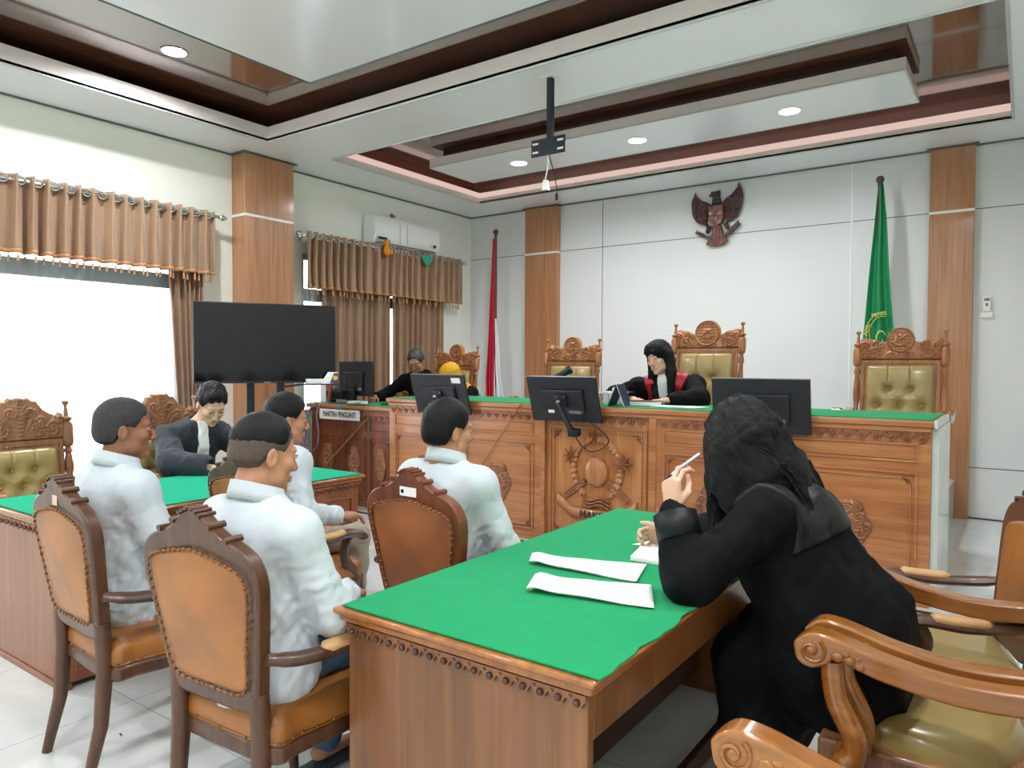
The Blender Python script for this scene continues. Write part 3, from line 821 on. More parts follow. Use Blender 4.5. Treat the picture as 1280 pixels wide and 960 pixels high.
def tan_chair(wd, leather, seatleather):
    e = empty('court_chair')
    K = .13
    o = MB().prism(smoothpoly(FR, 3), -.024, .024).build('back_frame', wd, e, bevel=.008, smooth=45); shear(o, .47, K)
    # small rolls on the crest
    for s in (-1, 1):
        for (x, z, r_) in ((.012, 1.086, .0065), (.028, 1.080, .0065), (.044, 1.071, .0065), (.082, 1.044, .010), (.15, 1.012, .010)):
            o = MB().tube([(s*x, -.029, z), (s*x, .029, z)], r_, 8).build('crest_roll', wd, e, smooth=60); shear(o, .47, K)
    out = smoothpoly(LE, 4)
    bul = lambda X, Z: .026+.016*np.clip(1-(X/.22)**2, 0, 1)*np.clip(1-((Z-.76)/.22)**2, 0, 1)
    V, F_ = relief(out, bul, .005, -.02, edge=.012)
    arr_mesh('back_leather', shearV(V, .47, K), F_, leather, e)
    V, F_ = relief(out, bul, .008, -.02, edge=.03); V[:, 1] *= -1
    arr_mesh('front_leather', shearV(V, .47, K), F_[:, ::-1], leather, e)
    path = catmull([Vector((x*.975, -.034-.13*(z-.47), .76+(z-.76)*.98)) for x, z in out+[out[0]]], 2)
    nails(path, .0068, .022).build('nail_trim', M['nail'], e, smooth=60)
    # seat
    so = [(-.20, .0), (.20, .0), (.235, .10), (.265, .32), (.255, .44), (.20, .50), (.0, .525), (-.20, .50), (-.255, .44), (-.265, .32), (-.235, .10)]
    P = [Vector((x, y, 0)) for x, y in so]; P = P+[P[0]]; sc = [(p.x, p.y) for p in catmull(P, 4)[:-1]]
    MB().prism(sc, .355, .41, plane='XY').build('seat_frame', wd, e, bevel=.012, smooth=45)
    m = MB(); n = len(sc); rings = [(.975, .408), (.995, .43), (.985, .462), (.94, .488), (.82, .501), (.5, .507), (.2, .509)]
    vs = [(x*s_, .25+(y-.25)*s_, z) for s_, z in rings for x, y in sc]; fs = []
    for i in range(len(rings)-1):
        for k in range(n): fs.append((i*n+k, i*n+(k+1) % n, (i+1)*n+(k+1) % n, (i+1)*n+k))
    fs.append(tuple((len(rings)-1)*n+k for k in range(n))); m.add(vs, fs)
    m.build('seat', seatleather, e, smooth=80)
    nails([Vector((x*.992, .25+(y-.25)*.992, .418)) for x, y in sc+[sc[0]]], .0068, .024).build('seat_nails', M['nail'], e, smooth=60)
    # legs
    for s in (-1, 1):
        m = MB().tube([(s*.185, -.012, .57), (s*.185, -.005, .40), (s*.185, -.02, .2), (s*.185, -.07, .0)], [.026, .028, .024, .017], 8, sq=(1, 1.1)); m.build('leg', wd, e, smooth=50)
        m = MB().tube([(s*.215, .455, .40), (s*.222, .465, .32), (s*.21, .45, .16), (s*.205, .46, .0)], [.036, .034, .022, .017], 10); m.build('leg', wd, e, smooth=50)
    # arms with carved posts
    for s in (-1, 1):
        pts = catmull([(s*.235, -.03, .68), (s*.268, .06, .66), (s*.285, .20, .65), (s*.29, .33, .66), (s*.285, .42, .64), (s*.283, .445, .615)], 5)
        m = MB().tube(pts, [.021]*3+[.025]*(len(pts)-6)+[.026, .022, .014], 10, sq=(1.25, .8))
        m.build('arm', wd, e, smooth=50)
        MB().tube(catmull([(s*.283, .13, .667), (s*.29, .24, .667), (s*.29, .31, .672)], 4), [.008]+[.024]*7+[.01], 10, sq=(1.2, .75)).build('arm_pad', M['tanlt'], e, smooth=60)
        MB().tube(catmull([(s*.275, .355, .645), (s*.275, .325, .59), (s*.262, .34, .52), (s*.25, .40, .45), (s*.245, .42, .40)], 4), [.026]+[.022]*15+[.03], 8, sq=(.8, 1.25)).build('arm_post', wd, e, smooth=50)
    return e

def turned(prof_scale=1.0):
    return None

def gold_chair(H, W, crestfun, crestpoly, cmat, wd, kind, rows=3, arms='scroll'):
    """carved armchair with tufted gold leather, sitter faces +Y; H total height, W half width to post centres"""
    e = empty('carved_armchair'); K = .12; z0 = .45
    pz = H-.30   # top of the leather field
    # back board behind leather
    o = MB().box(-W+.03, W-.03, -.02, .02, .55, pz+.03).build('back_frame', wd, e, bevel=.006); shear(o, z0, K)
    # crest
    V, F_ = relief(crestpoly, crestfun, .0045, .018, edge=.008); V[:, 1] *= -1
    arr_mesh('crest', shearV(V, z0, K), F_[:, ::-1], cmat, e, smooth=75)
    # tufted leather
    x1 = W-.065; zb, zt = .60, pz-.01
    bt = []
    nr = rows
    for r_ in range(nr):
        z = zb+(zt-zb)*(.62-.26*r_)
        xs = (-.5, .5) if r_ % 2 == 0 else (-1, 0, 1)
        for k in xs: bt.append((k*x1*.62, z))
    def h(X, Z):
        b = .05*np.clip(1-(np.abs(X)/x1)**4, 0, 1)**.5*np.clip(1-(np.abs(Z-(zb+zt)/2)/((zt-zb)/2))**5, 0, 1)**.5
        d = np.zeros(X.shape)
        for bx, bz in bt:
            rr_ = np.hypot(X-bx, Z-bz); d = np.maximum(d, .032*np.exp(-(rr_/.028)**2)+.012*np.exp(-(rr_/.06)**2))
            # pleats going up from the top row, diagonals elsewhere
            if bz > zt-(zt-zb)*.45: d = np.maximum(d, .011*np.exp(-((X-bx)/.006)**2)*(Z > bz))
            for sx in (-1, 1):
                u = ((X-bx)*sx*.62+(Z-bz)*-.78); v = (X-bx)*sx*.78+(Z-bz)*.62
                if bz <= zt-(zt-zb)*.2: d = np.maximum(d, .008*np.exp(-(v/.008)**2)*np.exp(-((u-.05)/.05)**2))
        return np.maximum(b-d, .012)+.01
    V, F_ = relief([(-x1, zb), (x1, zb), (x1, zt), (-x1, zt)], h, .0055, .0, edge=.022); V[:, 1] *= -1
    arr_mesh('back_cushion', shearV(V, z0, K), F_[:, ::-1], M['gold'], e, smooth=80)
    V, F_ = relief([(-x1, zb), (x1, zb), (x1, zt), (-x1, zt)], lambda X, Z: .035+0*X, .02, .0, edge=.02)
    arr_mesh('rear_leather', shearV(V, z0, K), F_, M['gold'], e)
    bm_ = None
    for bx, bz in bt:
        y = h(np.array([bx]), np.array([bz]))[0]
        o = MB().ball((0, 0, 0), .011, 10, (1, .6, 1)).build('button', M['gold'], e, smooth=60) if bm_ is None else bm_.copy()
        if bm_ is None: bm_ = o
        else: COL.objects.link(o); o.parent = e
        o.location = (bx, y-(bz-z0)*K+.004, bz)
    pth = [Vector((sx*x1*1.02, .026-(z-z0)*K, z)) for sx, z in [(-1, zb)]+[(-1, zb+(zt-zb)*i/16) for i in range(1, 17)]+[(-1+i/8, zt+.006) for i in range(1, 17)]+[(1, zt-(zt-zb)*i/16) for i in range(1, 17)]]
    nails(pth, .005, .024).build('nail_trim', M['nail'], e, smooth=60)
    # posts
    for s in (-1, 1):
        zc_ = pz+.12
        prof = [(.012, .50), (.022, .52), (.022, .70), (.03, .715), (.018, .73), (.024, .745)]
        sp0, sp1 = .76, pz-.03
        prof += [(.016, sp0), (.026, sp0+(sp1-sp0)*.25), (.028, sp0+(sp1-sp0)*.4), (.017, sp0+(sp1-sp0)*.8), (.028, sp0+(sp1-sp0)*.86), (.016, sp1), (.03, sp1+.012), (.034, sp1+.03)]
        prof += [(.036, pz+.02), (.036, pz+.11), (.03, pz+.125), (.02, pz+.135), (.034, pz+.15), (.034, pz+.16), (.014, pz+.17), (.013, pz+.20), (.008, pz+.235), (.018, pz+.25), (.021, pz+.262), (.012, pz+.272)]
        o = MB().lathe(prof, c=(s*W, 0, 0), n=14).build('post', cmat, e, smooth=50); shear(o, z0, K)
    # seat
    sw = W+.02; sd = .54
    MB().box(-sw, sw, -.02, sd, .34, .43).build('seat_frame', wd, e, bevel=.012)
    m = MB(); rings = [(0, .43), (.004, .46), (.02, .49), (.06, .505), (.14, .512)]
    vs = []; fs = []; n = 4
    for ins, z in rings:
        vs += [(-sw+ins, .02+ins, z), (sw-ins, .02+ins, z), (sw-ins, sd-ins, z), (-sw+ins, sd-ins, z)]
    for i in range(len(rings)-1):
        for k in range(4): fs.append((i*4+k, i*4+(k+1) % 4, (i+1)*4+(k+1) % 4, (i+1)*4+k))
    fs.append((16, 17, 18, 19)); m.add(vs, fs)
    m.build('seat', M['gold'], e, smooth=80, subdiv=2)
    for s in (-1, 1):
        MB().tube([(s*(sw-.04), .03, .36), (s*(sw-.04), .0, .2), (s*(sw-.04), -.05, 0)], [.032, .026, .02], 8).build('leg', wd, e, smooth=50)
        MB().lathe([(.02, 0), (.03, .01), (.02, .03), (.032, .10), (.04, .2), (.03, .26), (.045, .28), (.045, .35)], c=(s*(sw-.04), sd-.05, 0), n=12).build('leg', wd, e, smooth=50)
    am = M['armwd'] if arms == 'scroll' else wd
    for s in (-1, 1):
        xc = s*(W+.045); hw = .034
        top = catmull([(0, -.06, .77), (0, .06, .745), (0, .2, .737), (0, .34, .755), (0, .46, .785), (0, .525, .788), (0, .565, .757)], 5)
        bot = catmull([(0, .565, .745), (0, .555, .708), (0, .52, .695), (0, .48, .712), (0, .455, .730), (0, .36, .702), (0, .2, .682), (0, .06, .690), (0, -.06, .71)], 5)
        poly = [(p.y, p.z) for p in top+bot]
        a = MB().prism(poly, xc-hw, xc+hw, plane='YZ').build('arm', am, e, bevel=.011, seg=3, smooth=50)
        for sd_ in (-1, 1):
            m = MB()
            sp = [(xc+sd_*(hw+.001), .518+(.036-.0045*t)*math.cos(t*1.25+2.2), .743+(.036-.0045*t)*math.sin(t*1.25+2.2)) for t in np.linspace(0, 6.5, 26)]
            m.tube(sp, .0058, 6)
            for (yy, zz, r1) in ((.455, .74, .014), (.425, .735, .012), (.40, .725, .010), (.435, .75, .008), (.405, .745, .007)):
                m.ball((xc+sd_*hw, yy, zz), r1, 8, (.5, 1.3, 1))
            m.ball((xc+sd_*hw, .518, .743), .014, 10, (.7, 1, 1))
            m.build('scroll_carving', am, a, smooth=60)
        MB().tube(catmull([(xc, .475, .715), (xc, .462, .62), (xc, .42, .53), (xc, .42, .47), (xc-s*.02, .46, .40), (xc-s*.03, .475, .36)], 5), [.026]*6+[.028]*10+[.034]*10, 10, sq=(.85, 1.15)).build('arm_post', am, e, smooth=50)
    return e

# crest patterns
def crest_leaf(W, H):
    base = H-.27
    half = [(0, base), (W-.02, base), (W-.02, H-.115), (W-.045, H-.10), (W-.06, H-.118), (W-.10, H-.105), (W-.135, H-.08), (.11, H-.045), (.10, H-.022), (.075, H-.025), (.055, H-.002), (.03, H-.008), (0, H)]
    def f(X, Z):
        ax = np.abs(X); zc_ = base+.06
        th = np.arctan2(Z-(base+.03), X); r_ = np.hypot(X, Z-(base+.03))
        fan = .010*np.abs(np.sin(th*7+r_*18))*np.clip(1-np.abs(r_-.12)/.10, 0, 1)
        sc = scrollfield(ax, Z, [(W-.09, base+.07, .075, 2, 0), (W-.15, base+.11, .06, -2, 1), (.05, base+.17, .055, 2, 2), (.10, base+.08, .06, -3, 0.5), (W-.05, base+.12, .045, 2, 2.5)], .016)
        dots = .008*(np.abs(X) < .012)*np.abs(np.sin((Z-base)*130))
        return .018+np.maximum(np.maximum(sc, fan), dots)
    return mirror(half), f
def crest_medal(W, H, r_=.105):
    base = H-.27; cz = H-r_
    half = [(0, base), (W-.02, base), (W-.02, H-.095), (W-.05, H-.085), (W-.09, H-.10), (W-.13, H-.10), (W-.17, H-.125)]
    th = np.linspace(-.1, PI/2, 9)
    if W-.17 < r_*math.cos(-.1)+.005: half = half[:-1]
    half += [(r_*math.cos(a), cz+r_*math.sin(a)) for a in th][:-1]+[(0, cz+r_)]
    def f(X, Z):
        ax = np.abs(X); d = np.hypot(X, Z-cz)
        ring = .02*np.exp(-((d-r_+.009)/.006)**2)
        disc = (d < r_-.014)*(.006+.006*np.abs(np.sin(X*90+2))*np.abs(np.cos(Z*110))+.008*np.exp(-((d-.03)/.012)**2)+.01*(np.abs(Z-cz+.045-.6*X*X*10) < .009)*(ax < .06)+.010*(np.abs(Z-cz+.6*X-.01) < .006)*(d < .06))
        sc = scrollfield(ax, Z, [(W-.06, base+.11, .06, 2, 0), (W-.12, base+.06, .07, -2, 1), (W-.15, base+.13, .055, 3, 2), (.06, base+.03, .055, 2, 1), (W-.05, base+.04, .05, -2, 2.5)], .018)*(d > r_)
        return .02+np.maximum(np.maximum(ring, disc), sc)
    return mirror(half), f

E1 = tan_chair(M['chairwd'], M['tan'], M['tan'])
cp, cf = crest_leaf(.27, 1.28)
E2 = gold_chair(1.28, .27, cf, cp, M['crest'], M['crest'], 'leaf', rows=2)
E2b = copy_tree(E2)
def placed(e, name, x, y, rz, label, group, z=0):
    e.name = name; e.location = (x, y, z); e.rotation_euler = (0, 0, rz)
    return tag(e, label, 'chair', group)
G1 = 'tan leather court chairs of the accused'
used = []
def place_tan(x, y, rz, label, first=False):
    e = E1 if first else copy_tree(E1)
    return placed(e, 'court_chair', x, y, rz, label, G1)
ca = place_tan(-2.85, 1.25, R(-3), 'tan leather court chair nearest the left edge with a blank tag on its crest', True)
cb = place_tan(-1.93, 1.225, R(4), 'large tan leather court chair nearest the viewer, left of the front desk')
cc = place_tan(-3.00, 2.08, R(0), 'tan leather court chair of the man in beige trousers, second row')
cd = place_tan(-1.95, 2.14, R(-2), 'reddish tan court chair behind the front desk corner with a white tag')
ce = place_tan(-.02, 3.08, R(106), 'tan leather court chair at the right edge facing the bench side')
for e in (cd,):
    for ch in e.children:
        if ch.name.split('.')[0] in ('back_frame', 'crest_roll'):
            ch.data = ch.data.copy(); ch.data.materials[0] = M['chairrd']
        if ch.name.split('.')[0] in ('back_leather', 'front_leather'):
            ch.data = ch.data.copy(); ch.data.materials[0] = M['tan2']
for ch in ce.children:
    if ch.name.split('.')[0] == 'seat':
        ch.data = ch.data.copy(); ch.data.materials[0] = M['gold']
def chairtag(e, w, dx, mat):
    z = 1.0; y = -.0255-.13*(z-.47)
    o = MB().box(dx-w, dx+w, y-.0012, y, z-.018, z+.018).build('paper_tag', mat, e, smooth=0); return o
t_ = chairtag(ca, .022, -.0, plain('pinkish_tag', '#d8b8a4', .6))
t_ = chairtag(cd, .045, .0, M['paper'])
m = MB().lathe([(.001, -.002), (.008, -.002), (.008, 0)], c=(-.03, -.0255-.13*.53-.001, 1.0), n=12, axis='Y'); m.build('tag_emblem', M['black'], t_, smooth=0)

G2 = 'carved armchairs behind the left desk'
placed(E2, 'carved_armchair', -5.0, 1.86, R(-90), 'gold tufted carved armchair at the left edge, empty', G2)
placed(E2b, 'carved_armchair', -5.0, 2.76, R(-90), 'gold tufted carved armchair of the robed man at the left desk', G2)
G3 = 'scroll armed chairs on the right of the front desk'
a_ = copy_tree(E2); placed(a_, 'carved_armchair', .07, 1.725, R(90), 'glossy scroll armed chair with gold seat, empty, nearest the viewer', G3)
b_ = copy_tree(E2); placed(b_, 'carved_armchair', .07, 2.475, R(90), 'scroll armed chair with gold seat that the long haired woman sits on', G3)

def judge_chair(H, W, x, y, label, r_=.105):
    cp, cf = crest_medal(W, H, r_)
    e = gold_chair(H, W, cf, cp, M['crestj'], M['crestj'], 'medal', rows=4)
    placed(e, 'judge_chair', x, y, R(180), label, 'carved judge chairs behind the bench', .38)
judge_chair(1.44, .32, -.84, 6.6, 'carved judge chair with gold tufted leather at the right end, empty')
judge_chair(1.55, .33, -2.48, 6.6, 'tallest carved judge chair, directly behind the speaking judge', .125)
judge_chair(1.42, .32, -3.97, 6.6, 'carved judge chair behind the middle monitor, empty')
judge_chair(1.36, .31, -5.58, 6.6, 'carved chair of the woman in the yellow headscarf')

# ------------------------------------------------------------------ desks
def ornament_row(m, x0, x1, zt, y, step, face='Y', sgn=-1, bd=None):
    bd = bd or m
    """hanging carved drops under a table edge; face Y: along x at y ; face X: along y at x=y"""
    n = max(1, int(round((x1-x0)/step))); st = (x1-x0)/n
    for k in range(n):
        c = x0+st*(k+.5)
        pts = [(-.5, 0), (.5, 0), (.5, -.35), (.36, -.5), (.28, -.8), (.05, -1.0), (-.2, -.85), (-.3, -.55), (-.5, -.38)]
        hh = st*.8
        poly = [(c+u*st, zt+v*hh) for u, v in pts]
        if face == 'Y': m.prism(poly, y, y+sgn*.012, plane='XZ')
        else: m.prism(poly, y, y+sgn*.012, plane='YZ')
        p = (c+.05*st, y+sgn*.014, zt-.5*hh) if face == 'Y' else (y+sgn*.014, c+.05*st, zt-.5*hh)
        bd.ball(p, st*(.2 if bd is not m else .17), 8)
        p = (c-.3*st, y+sgn*.013, zt-.2*hh) if face == 'Y' else (y+sgn*.013, c-.3*st, zt-.2*hh)
        m.ball(p, st*.10, 6)

def panel_frame(m, x0, x1, z0, z1, y, w=.018, d=.012, face='Y', sgn=-1):
    for (a0, a1, b0, b1) in ((x0, x1, z0, z0+w), (x0, x1, z1-w, z1), (x0, x0+w, z0+w, z1-w), (x1-w, x1, z0+w, z1-w)):
        lo, hi = min(y, y+sgn*d), max(y, y+sgn*d)
        if face == 'Y': m.box(a0, a1, lo, hi, b0, b1)
        else: m.box(lo, hi, a0, a1, b0, b1)

def desk(name, X0, X1, Y0, Y1, H, open_side, feltm, label, near_panels, wm):
    e = empty(name, ((X0+X1)/2, (Y0+Y1)/2, 0), 0, label, 'desk')
    hx, hy = (X1-X0)/2, (Y1-Y0)/2; i = .035
    m = MB().box(-hx, hx, -hy, hy, H-.022, H-.004)
    m.build('top_board', M['deskx'], e, bevel=.007)
    m = MB(); m.box(-hx+.015, hx-.015, -hy+.015, hy-.015, H-.045, H-.022); m.build('edge_moulding', M['deskx'], e, bevel=.006)
    # felt: slightly irregular edge hanging over on the open side
    fx0, fx1 = -hx+.022, hx-.022
    if open_side > 0: fx1 = hx+.004
    else: fx0 = -hx-.004
    nx, ny = 16, 40; P = []
    for a in range(nx+1):
        row = []
        for b in range(ny+1):
            x = fx0+(fx1-fx0)*a/nx; y = -hy+.02+(2*hy-.04)*b/ny
            z = H+.0005
            if open_side > 0 and a == nx: x += .006*math.sin(b*.9)+.004*math.sin(b*2.1); z += .004*max(0, math.sin(b*.7))
            row.append((x, y, z))
        P.append(row)
    MB().sheet(P).build('felt', feltm, e, smooth=0, solid=.004)
    # end panels
    for s in (-1, 1):
        y = s*(hy-i)
        MB().box(-hx+i, hx-i, min(y, y-s*.03), max(y, y-s*.03), .03, H-.045).build('end_panel', wm, e, bevel=.003)
        MB().box(-hx+i-.008, hx-i+.008, min(y+s*.008, y-s*.034), max(y+s*.008, y-s*.034), 0, .03).build('plinth', wm, e, bevel=.003)
    fs_ = -open_side
    x = fs_*(hx-i)
    MB().box(min(x, x-fs_*.025), max(x, x-fs_*.025), -hy+i+.03, hy-i-.03, .03, H-.045).build('front_panel', wm, e, bevel=.003)
    x2 = -fs_*(hx-i)
    MB().box(min(x2, x2+fs_*.025), max(x2, x2+fs_*.025), -hy+i+.03, hy-i-.03, H-.17, H-.045).build('apron', wm, e, bevel=.003)
    MB().box(min(x2+fs_*.06, x2+fs_*.085), max(x2+fs_*.06, x2+fs_*.085), -hy+i+.03, hy-i-.03, .12, .19).build('foot_rail', M['deskdk'], e, bevel=.003)
    MB().box(min(0, .02), .02, -hy+i+.03, hy-i-.03, .1, H-.2).build('inner_panel', M['deskdk'], e)
    m = MB(); bd = MB()
    ornament_row(m, -hx+i, hx-i, H-.05, -hy+i, .052, 'Y', -1, bd)
    ornament_row(m, -hy+i, hy-i, H-.05, fs_*(hx-i), .052, 'X', fs_, bd)
    nf = len(m.f); m.add(bd.v, bd.f)
    m.box(-hx+i, hx-i, -hy+i-.004, -hy+i, H-.055, H-.045); m.box(min(fs_*(hx-i), fs_*(hx-i+.004)), max(fs_*(hx-i), fs_*(hx-i+.004)), -hy+i, hy-i, H-.055, H-.045)
    o = m.build('carved_drop_border', [wm, M['eagle']], e, smooth=50)
    for k in range(nf, nf+len(bd.f)): o.data.polygons[k].material_index = 1
    if near_panels:
        m = MB(); yn = 4
        for k in range(4):
            a0 = -hy+i+.03+(2*hy-2*i-.06)*k/4+.02; a1 = -hy+i+.03+(2*hy-2*i-.06)*(k+1)/4-.02
            panel_frame(m, a0, a1, H-.25, H-.13, x, face='X', sgn=fs_); panel_frame(m, a0, a1, .08, H-.28, x, face='X', sgn=fs_)
            panel_frame(m, a0+.05, a1-.05, .13, H-.33, x, w=.01, d=.008, face='X', sgn=fs_)
        m.build('panel_moulding', wm, e, bevel=.003)
        m = MB()
        for k in range(4):
            a0 = -hy+i+.03+(2*hy-2*i-.06)*(k+.5)/4
            V, F_ = relief([(a0+.1*math.cos(t), .30+.13*math.sin(t)) for t in np.linspace(0, 2*PI, 24)[:-1]], lambda X, Z: scrollfield(X, Z, [(a0, .30, .12, 4, 0)], .014)+.006, .008, 0)
            V2 = np.stack([x-V[:, 1]*fs_*1.0*1, V[:, 0], V[:, 2]], 1)
            V2[:, 0] = x+fs_*np.abs(V[:, 1]); m.add([tuple(v) for v in V2], [tuple(f_) for f_ in F_])
        m.build('medallion', M['relief'], e, smooth=60)
    return e
desk('front_desk', -1.665, -.78, 1.42, 3.255, .78, 1, M['felt'], 'long brown carved desk with green felt top in the foreground', False, M['desk'])
desk('left_desk', -4.36, -3.50, 1.42, 3.27, .78, -1, M['felt_glare'], 'long brown carved desk with green felt top at the left', True, M['deskred'])

# ------------------------------------------------------------------ the bench
BY = 5.10; BH = 1.165
def carved_corner(m, x, z, sx, sz, y, s=.06):
    m.box(min(x, x+sx*s), max(x, x+sx*s), y-.008, y, min(z, z+sz*.012), max(z, z+sz*.012))
    for (u, v, r_) in ((.3, .3, .2), (.75, .25, .16), (.25, .75, .16), (.6, .6, .12), (1.05, .15, .09), (.15, 1.05, .09)):
        m.lathe([(r_*s, 0), (r_*s, -.010), (r_*s*.6, -.013), (r_*s*.55, -.007), (r_*s*.2, -.012)], c=(x+sx*u*s, y, z+sz*v*s), n=10, axis='Y')
def medallion(cx, cz, w, h, y, parent, mat):
    th = np.linspace(0, 2*PI, 41)[:-1]
    poly = [(w/2*math.cos(t)*(1-.10*abs(math.sin(2*t))**2+.05*math.cos(6*t)), h/2*math.sin(t)*(1-.06*math.cos(4*t))) for t in th]
    poly = [(cx+a, cz+b) for a, b in poly]
    def f(X, Z):
        x_, z_ = X-cx, Z-cz; d = np.hypot(x_, z_*.85)
        c = .016*np.exp(-((d-.045)/.008)**2)+.012*np.exp(-(d/.015)**2)
        s = scrollfield(np.abs(x_), np.abs(z_), [(.075, .05, .06, 3, 0), (.0, .12, .065, 3, 1), (.06, .12, .05, -3, 2), (.11, .0, .04, 3, 1)], .015)
        return .006+np.maximum(c, s)
    V, F_ = relief(poly, f, .005, .0, edge=.006)
    V[:, 1] += y
    return arr_mesh('medallion', V, F_, mat, parent, smooth=75)
def bench_section(name, x0, x1, y, H, bays, label, matp, zs=0, cat='bench section'):
    e = empty(name, ((x0+x1)/2, y, 0), 0, label, cat); c = (x0+x1)/2
    X0, X1 = x0-c, x1-c
    MB().box(X0, X1, 0, .05, .0, H-.05).build('front_board', matp, e, bevel=.003)
    for s, xx in ((-1, X0), (1, X1)):
        MB().box(min(xx, xx-s*.03), max(xx, xx-s*.03), .05, .62, 0, H-.05).build('side_board', matp, e)
    MB().box(X0, X1, -.014, 0, 0, .055).build('plinth', matp, e, bevel=.004)
    m = MB().box(X0, X1, -.02, 0, H-.075, H-.045); m.build('cornice', matp, e, bevel=.005)
    m = MB(); ornament_row(m, X0+.01, X1-.01, H-.075, 0, .085, 'Y', -1); m.build('carved_border', M['relief'], e, smooth=50)
    m = MB(); m2 = MB()
    for (b0, b1) in bays:
        b0 -= c; b1 -= c
        panel_frame(m, b0, b1, H-.27, H-.15, 0, w=.014, d=.01)
        m.box(b0+.02, b1-.02, -.006, 0, H-.25, H-.17)
        panel_frame(m, b0, b1, .085, H-.33, 0, w=.014, d=.012); panel_frame(m, b0+.035, b1-.035, .12, H-.365, 0, w=.008, d=.012)
        for sx, xx in ((1, b0+.03), (-1, b1-.03)):
            for sz, zz in ((1, .115), (-1, H-.36)): carved_corner(m2, xx, zz, sx, sz, -.001, s=.05)
        ww = min(.30, (b1-b0)*.5)
        medallion((b0+b1)/2, .46, ww, .36, 0, e, M['relief'])
    m.build('panel_moulding', matp, e, bevel=.003); m2.build('corner_carving', M['relief'], e, smooth=50)
    return e
bench_section('bench_section', -5.12, -3.33, BY, BH, [(-5.04, -4.25), (-4.17, -3.40)], 'left carved section of the judges bench, behind the man in the reddish chair', M['bench'])
bench_section('bench_section', -2.28, -.46, BY, BH, [(-2.22, -1.42), (-1.34, -.53)], 'right carved section of the judges bench, behind the long haired woman', M['bench'])
bench_section('clerk_desk', -6.45, -5.14, 5.22, 1.06, [(-6.38, -5.98), (-5.93, -5.58), (-5.52, -5.20)], 'lower carved clerk desk left of the judges bench with computer on it', M['benchdk'], cat='desk')
for e in bpy.data.objects:
    if e.get('category') in ('bench section',): tag(e, group='carved sections of the judges bench')
# centre section with emblem
e = empty('bench_section', (-2.805, BY+.03, 0), 0, 'centre section of the judges bench carved with a wreath emblem', 'bench section', 'carved sections of the judges bench')
MB().box(-.525, .525, 0, .05, 0, BH-.05).build('front_board', M['benchz'], e, bevel=.003)
m = MB().box(-.525, -.485, -.035, 0, 0, BH-.05); m.box(.465, .525, -.035, 0, 0, BH-.05); m.build('pilaster', M['bench'], e, bevel=.004)
m = MB().box(-.525, .525, -.04, 0, BH-.075, BH-.045); m.build('cornice', M['bench'], e, bevel=.005)
m = MB(); ornament_row(m, -.51, .51, BH-.075, -.002, .085, 'Y', -1); m.build('carved_border', M['relief'], e, smooth=50)
m = MB(); panel_frame(m, -.45, .44, .05, BH-.17, 0, w=.016, d=.014); panel_frame(m, -.41, .40, .09, BH-.21, 0, w=.008, d=.012); m.build('panel_moulding', M['bench'], e, bevel=.003)
m = MB()
for sx, xx in ((1, -.415), (-1, .405)):
    for sz, zz in ((1, .09), (-1, BH-.205)): carved_corner(m, xx, zz, sx, sz, -.001, s=.075)
m.build('corner_carving', M['relief'], e, smooth=50)
EZ = .655
wr_ = MB()
for k in range(26):
    t = PI*1.5+(k-12.5)/13*PI*.83+PI
    cx, cz = .215*math.cos(t), EZ+.245*math.sin(t)
    wr_.ball((cx, -.008, cz), .034, 10, (1, .55, .85)); wr_.ball((cx*1.07, -.02, EZ+(cz-EZ)*1.07), .013, 8); wr_.ball((cx*.92, -.022, EZ+(cz-EZ)*.92), .012, 8)
wr_.build('wreath', M['benchz'], e, smooth=60)
MB().lathe([(.105, 0), (.11, -.02), (.1, -.04), (.075, -.052), (.001, -.056)], c=(0, 0, EZ-.02), n=28, axis='Y', mat=Matrix.Diagonal((1, 1, 1.15, 1))).build('boss', M['benchz'], e, smooth=50).location = (0, 0, -.15*(EZ-.02)*0)
def star(m, cx, cz, r_, n, y=0, rot=0):
    for k in range(n):
        t = rot+2*PI*k/n; a = Vector((cx, 0, cz)); d = Vector((math.cos(t), 0, math.sin(t))); p = Vector((-d.z, 0, d.x))
        tip = a+d*r_
        vs = [a+Vector((0, y-.034, 0)), tip+Vector((0, y-.012, 0)), a+p*r_*.16+d*r_*.3+Vector((0, y-.008, 0)), a-p*r_*.16+d*r_*.3+Vector((0, y-.008, 0)), tip+Vector((0, y, 0)), a+Vector((0, y, 0))]
        m.add(vs, [(0, 2, 1), (0, 1, 3), (2, 5, 4, 1), (3, 1, 4, 5), (0, 3, 5, 2)])
for (cx, cz, r_, n) in ((-.01, EZ+.26, .075, 5), (-.235, EZ+.09, .08, 8), (.235, EZ+.055, .10, 8)):
    m = MB(); star(m, cx, cz, r_, n, -.015, rot=PI/2); m.build('star', M['relief'], e, smooth=0)
for sgn in (-1, 1):
    m = MB()
    for off in (-.018, 0, .018):
        d = Vector((sgn*.8, 0, -.6)); p = Vector((.6*sgn, 0, .8))
        a = Vector((sgn*.10, -.02, EZ-.10))+p*off; b = a+d*.23
        m.tube([a, b], .009, 8)
    m.build('crossed_rod', M['relief'], e, smooth=50)
m = MB()
for k in range(3):
    m.tube([(x, -.02-.002*k, EZ-.245-.028*k+.014*math.sin(x*32+k*.3)) for x in np.linspace(-.125, .125, 24)], .010, 8)
m.build('wave_carving', M['relief'], e, smooth=60)
m = MB()
P = []
for x in np.linspace(-.36, .36, 33):
    zc_ = EZ-.37+(.10 if abs(x) > .22 else 0)*((abs(x)-.22)/.14)**1.0
    P.append([(x, -.022-.012*math.cos(x*12), zc_-.042), (x, -.028-.012*math.cos(x*12), zc_), (x, -.022-.012*math.cos(x*12), zc_+.042)])
